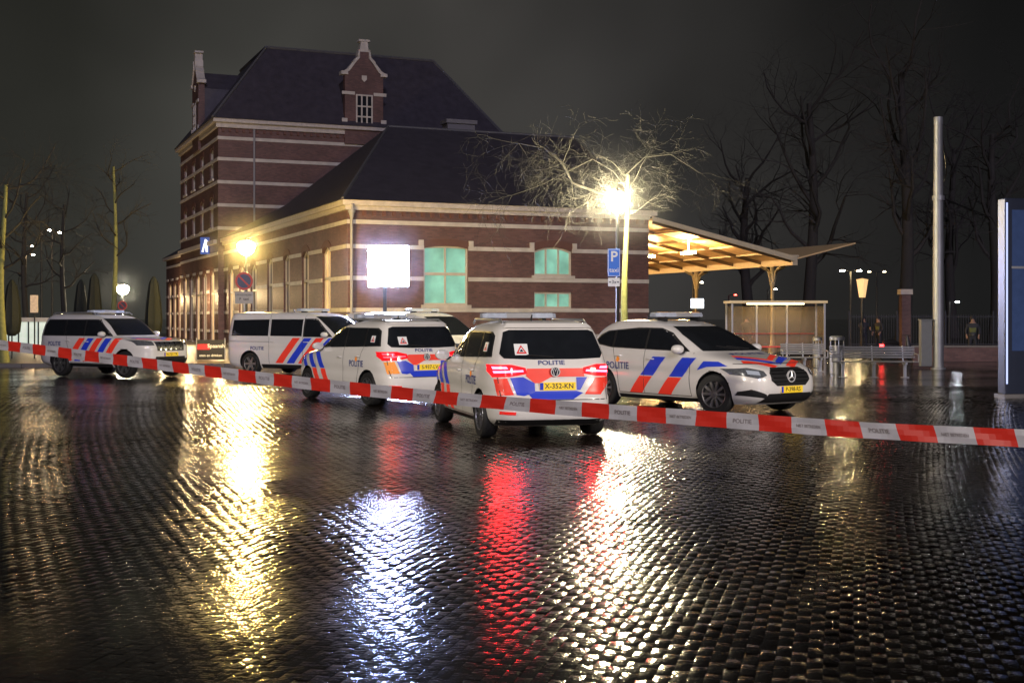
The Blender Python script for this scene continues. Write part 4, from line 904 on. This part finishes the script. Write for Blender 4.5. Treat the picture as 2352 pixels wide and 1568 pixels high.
m=MB(); m.b((-.5,-.01,.05),(.5,.02,.78)); p=m.obj('cloth',M('banner_cloth',(.02,.02,.025),.6),t)
m=MB(); m.b((-.48,-.015,.42),(-.05,-.011,.62)); m.obj('red_panel',signred,p)
text_obj('Spaansh',lambda h,v:(h+.2,-.018,.55+v),.2,signwhite,p); text_obj('eten en drinken',lambda h,v:(h,-.018,.2+v),.13,signwhite,p)
for x in (-.52,.52):
    m=MB(); m.tube([(x,0,0),(x,0,.85)],.02,6); m.obj('post',galv,t)
bq=b_at(481,-.6); t=thing('station_sign','small lit blue and white sign box bracketed to the facade','sign',(C0[0]-.6*U[0]+bq*V_[0],C0[1]-.6*U[1]+bq*V_[1],0))
z=Z(576,t.location.y); m=MB(); m.c((0,0,z),(.55,.3,1.05)); m.obj('box',M('sign_box',(.03,.08,.3),emit=(.05,.12,.45),es=.5,var=.1),t)
m=MB(); m.add([(-.2,-.16,z-.4),(0.02,-.16,z+.42),(.2,-.16,z+.3),(.2,-.16,z-.4),(.07,-.16,z-.4),(.02,-.16,z+.05),(-.06,-.16,z-.4)],[(0,1,2,3,4,5,6)]); m.obj('symbol',M('sign_symbol',(1,1,1),emit=(.8,.88,1),es=1.2),t,fix=False)
m=MB(); m.tube([(0,.1,z),(.7,.4,z)],.05,8); m.obj('bracket',dgrey,t)
# ------------------------------------------------------------------ people
skin=M('skin',(.4,.24,.18),.5); cloth=M('dark_uniform',(.03,.033,.045),.75,var=.3); hiv=M('hi_vis_yellow',(.12,.14,.03),.6); hair=M('dark_hair',(.03,.02,.015),.7)
def person(px,d,rot,label,arms=((-.05,.1),(-.05,.1))):
    t=thing('person',label,'person',(W(px,d),d,0),rot,'officers standing by the platform')
    me=bpy.data.meshes.new('body'); V=[];E=[];R=[]
    def add(p,r,par=None):
        V.append(p);R.append(r)
        if par is not None: E.append((par,len(V)-1))
        return len(V)-1
    pe=add((0,0,.95),.16); w=add((0,.0,1.1),.145,pe); ch=add((0,0,1.33),.175,w); ne=add((0,0,1.5),.065,ch); hd=add((0,-.02,1.62),.095,ne); tp=add((0,-.01,1.74),.075,hd)
    add((0,-.11,1.63),.02,hd)
    for sg,(fx,fz) in zip((1,-1),arms):
        hip=add((sg*.1,0,.9),.1,pe); kn=add((sg*.12,-.02,.5),.062,hip); an=add((sg*.13,.02,.1),.045,kn); to=add((sg*.14,-.16,.05),.04,an)
        sh=add((sg*.2,0,1.42),.07,ch); el=add((sg*(.27),.02+fx*.4,1.14+fz*.3),.05,sh); wr=add((sg*(.25-.8*max(0,fz)*.2),-.05+fx-.25*fz,.9+fz),.032,el); pm=add((sg*(.24-.8*max(0,fz)*.2),-.10+fx-.3*fz,.84+fz),.036,wr)
        b=V[pm]
        for k,(ox,oy,oz) in enumerate(((.028,-.01,-.085),(.01,-.02,-.095),(-.01,-.025,-.09),(-.028,-.02,-.07),(.03*-sg,-.06,-.03))): add((b[0]+ox,b[1]+oy,b[2]+oz),.009,pm)
    me.from_pydata(V,E,[]); o=bpy.data.objects.new('body',me); COL.objects.link(o); o.parent=t
    md=o.modifiers.new('s','SKIN'); 
    for i,r in enumerate(R): me.skin_vertices[0].data[i].radius=(r,r*(.72 if i in (0,1,2) else 1))
    me.skin_vertices[0].data[0].use_root=True
    sb=o.modifiers.new('ss','SUBSURF'); sb.levels=1; sb.render_levels=1
    bpy.context.view_layer.update(); dg=bpy.context.evaluated_depsgraph_get(); m2=bpy.data.meshes.new_from_object(o.evaluated_get(dg)); o.modifiers.clear(); o.data=m2
    m2.materials.clear(); m2.materials.append(cloth); m2.materials.append(skin); m2.materials.append(hiv)
    hp=[Vector(V[i]) for i in range(len(V)) if abs(R[i]-.036)<1e-6]
    for p in m2.polygons:
        c=p.center; mi=0
        if c.z>1.5: mi=1
        elif any((c-h).length<.11 for h in hp): mi=1
        elif 1.2<c.z<1.25 and abs(c.x)<.2: mi=2
        p.material_index=mi; p.use_smooth=True
    m=MB(); m.lathe([(.001,1.80),(.06,1.79),(.098,1.74),(.105,1.67),(.1,1.64)],16); m.add([(-.07,-.09,1.70),(.07,-.09,1.70),(.06,-.17,1.69),(-.06,-.17,1.69)],[(0,1,2,3)]); m.obj('cap',cloth,t,smooth=True)
    for sg in (-1,1): m=MB(); m.lathe([(.001,.0),(.008,.004),(.001,.016)],6,(sg*.033,-.108,1.645),0,'y'); m.obj('eye',M('eye',(.02,.02,.02),.2),t)
    m=MB(); m.lathe([(.165,.98),(.17,1.0),(.165,1.04)],16); m.obj('belt',black,t)
person(2024,62,rad(10),'police officer in dark uniform and cap gesturing with both arms',((-.15,.35),(-.1,.4)))
person(2059,62,rad(-60),'police officer in dark uniform standing beside a colleague')
person(1750,58,rad(160),'officer in dark uniform seen beside the shelter',((-.1,.25),(0,0)))
person(2280,52,rad(-20),'officer in dark uniform standing behind the low wall')
d=50; t=thing('parked_scooter','dark parked scooter with a glowing red tail light','scooter',(W(2105,d),d,0),rad(20))
for x in (-.6,.6):
    m=MB(); m.lathe([(.14,-.05),(.23,-.06),(.25,0),(.23,.06),(.14,.05)],20,(x,0,.25),0,'y'); m.obj('wheel',tyre_m,t,smooth=True)
m=MB(); m.tube([(-.75,0,.6),(-.5,0,.55),(-.1,0,.5),(.0,0,.3),(.4,0,.28),(.5,0,.5),(.42,0,1.0)],[.06,.16,.16,.1,.1,.13,.05],10); m.tube([(.42,-.3,1.02),(.42,.3,1.02)],.02,6); m.tube([(.5,0,.5),(.6,0,.25)],.04,6); m.obj('frame',M('scooter_paint',(.04,.04,.05),.3),t,smooth=True)
m=MB(); m.tube([(-.7,0,.74),(-.3,0,.76),(.0,0,.7)],[.08,.13,.08],10); m.obj('seat',black,t,smooth=True)
m=MB(); m.c((-.8,-.05,.62),(.05,.2,.12)); m.obj('tail_light',M('scooter_lamp',(1,.05,.05),emit=(1,.03,.03),es=14),t)
# ------------------------------------------------------------------ barrier tape
def tape():
    ctl=[(-150,790),(0,808),(350,852),(650,890),(1000,928),(1350,958),(1700,984),(2050,1009),(2400,1027),(2560,1036)]
    px=np.linspace(-150,2560,420); py=pchip([c[0] for c in ctl],[c[1] for c in ctl],px)
    inv=.102+(.192-.102)*px/2400; dd=1/inv
    P=np.stack([(px-1200)/F*dd,dd,CH-(py-HZ)*dd/F],1)
    s=np.concatenate([[0],np.cumsum(np.linalg.norm(np.diff(P,axis=0),axis=1))])
    i0=int(np.argmin(abs(px-1818))); s0=s[i0]; per=.33
    h=.0375; tw=.25*np.sin(s*1.3+.5)+.12*np.sin(s*3.7)+.05*np.sin(s*11)
    def pt(sv,hv,off=0):
        x=np.interp(sv,s,P[:,0]);y=np.interp(sv,s,P[:,1]);z=np.interp(sv,s,P[:,2]); a=np.interp(sv,s,tw); rp=.003*math.sin(sv*23+hv*60)
        return (x+.61*math.sin(a)*hv-.61*(off+rp), y-.79*math.sin(a)*hv-.79*(off+rp), z+math.cos(a)*hv)
    t=thing('barrier_tape','red and white police barrier tape stretched across the square','barrier tape',(0,0,0))
    m=MB(); st=s0-per*.25-per*40
    while st<s[-1]:
        e=st+per/12
        if st>=0 and e<=s[-1]:
            ph=((st-(s0-per*.25))/per)%1.0
            mi=0 if ph<.499 or ph>.9999 else 1
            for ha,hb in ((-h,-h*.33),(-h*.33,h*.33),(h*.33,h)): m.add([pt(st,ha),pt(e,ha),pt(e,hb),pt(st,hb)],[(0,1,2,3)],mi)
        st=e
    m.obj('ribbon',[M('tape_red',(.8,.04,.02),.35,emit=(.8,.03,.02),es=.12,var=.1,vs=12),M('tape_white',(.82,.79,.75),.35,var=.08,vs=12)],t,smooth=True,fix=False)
    j=-30
    words=['POLITIE','NIET BETREDEN']
    while True:
        c=s0+per*.5+per*j; j+=1
        if c>s[-1]-.1: break
        if c<.1: continue
        w=words[j%2]; text_obj(w,lambda a,b:pt(c+a,b,.004),.028 if j%2==0 else .019,M('tape_ink',(.40,.34,.31),.5),t,'lettering',1.0 if j%2==0 else .85)
tape()
# ------------------------------------------------------------------ sky / world / lights
w=bpy.data.worlds.new('World'); SC.world=w; w.use_nodes=True; nt=w.node_tree; N=nt.nodes; L=nt.links; bg=N['Background']
tc=N.new('ShaderNodeTexCoord'); sp=N.new('ShaderNodeSeparateXYZ'); L.new(tc.outputs['Generated'],sp.inputs[0])
cr=N.new('ShaderNodeValToRGB'); mr=N.new('ShaderNodeMapRange'); mr.inputs['From Min'].default_value=-.5; mr.inputs['From Max'].default_value=.5; L.new(sp.outputs['X'],mr.inputs['Value']); L.new(mr.outputs[0],cr.inputs['Fac'])
e=cr.color_ramp.elements; e[0].position=0; e[0].color=(.020,.020,.017,1); e[1].position=1; e[1].color=(.008,.008,.008,1)
for p,c in ((.18,(.038,.038,.032)),(.3,(.078,.076,.068)),(.45,(.088,.083,.077)),(.58,(.062,.059,.056)),(.72,(.026,.025,.024)),(.84,(.011,.011,.011))): q=e.new(p); q.color=(*c,1)
no=N.new('ShaderNodeTexNoise'); no.inputs['Scale'].default_value=3.5; no.inputs['Detail'].default_value=3; L.new(tc.outputs['Generated'],no.inputs['Vector'])
m2=N.new('ShaderNodeMapRange'); m2.inputs['From Min'].default_value=.25; m2.inputs['From Max'].default_value=.75; m2.inputs['To Min'].default_value=.35; m2.inputs['To Max'].default_value=1.35; L.new(no.outputs['Fac'],m2.inputs['Value'])
hz=N.new('ShaderNodeMapRange'); hz.inputs['From Min'].default_value=0; hz.inputs['From Max'].default_value=.30; hz.inputs['To Min'].default_value=1.0; hz.inputs['To Max'].default_value=.5; L.new(sp.outputs['Z'],hz.inputs['Value'])
mm=N.new('ShaderNodeMath'); mm.operation='MULTIPLY'; L.new(m2.outputs[0],mm.inputs[0]); L.new(hz.outputs[0],mm.inputs[1])
vm=N.new('ShaderNodeVectorMath'); vm.operation='SCALE'; L.new(cr.outputs[0],vm.inputs[0]); L.new(mm.outputs[0],vm.inputs['Scale']); L.new(vm.outputs[0],bg.inputs['Color']); bg.inputs['Strength'].default_value=1
def light(kind,loc,energy,color,r=.2,rot=None,aim=None,cone=60):
    l=bpy.data.lights.new('scene_light',kind); l.energy=energy; l.color=color
    if kind=='SUN': l.angle=r
    else: l.shadow_soft_size=r
    o=bpy.data.objects.new('scene_light',l); COL.objects.link(o); o.location=loc
    if rot: o.rotation_euler=rot
    if aim: o.rotation_euler=(Vector(aim)-Vector(loc)).to_track_quat('-Z','Y').to_euler(); l.spot_size=rad(cone); l.spot_blend=.6
    return o
light('SUN',(0,0,30),.8,(.84,.77,1),rad(12),(rad(70),0,rad(8)))  # soft frontal fill added from behind the camera, no real source there
light('SPOT',(-15,8,7),8400,(1,.87,.70),.3,aim=(-3,27,1.5),cone=62)
light('SPOT',(15,6,7),9000,(1,.88,.74),.3,aim=(2.5,23,1),cone=56)
light('POINT',(-9,-6,7),1700,(1,.9,.8),.3)  # unseen light behind the camera, added to brighten the tape
def loc(a,b,z): return (C0[0]+a*U[0]+b*V_[0],C0[1]+a*U[1]+b*V_[1],z)
light('POINT',loc(-1.3,22,3),280,(1,.7,.35),.15); light('POINT',loc(-1.6,31,3),360,(1,.7,.35),.15); light('POINT',loc(-1.3,44.5,3),360,(1,.7,.35),.15)
# ------------------------------------------------------------------ camera
cam=bpy.data.cameras.new('camera'); co=bpy.data.objects.new('camera',cam); COL.objects.link(co); SC.camera=co
cam.sensor_width=36; cam.lens=45; cam.shift_y=-55/2400; cam.clip_end=4000; cam.clip_start=.1
co.location=(0,0,CH); co.rotation_euler=(rad(90),0,0)
SC.view_settings.view_transform='Standard'; SC.view_settings.look='None'; SC.view_settings.exposure=0
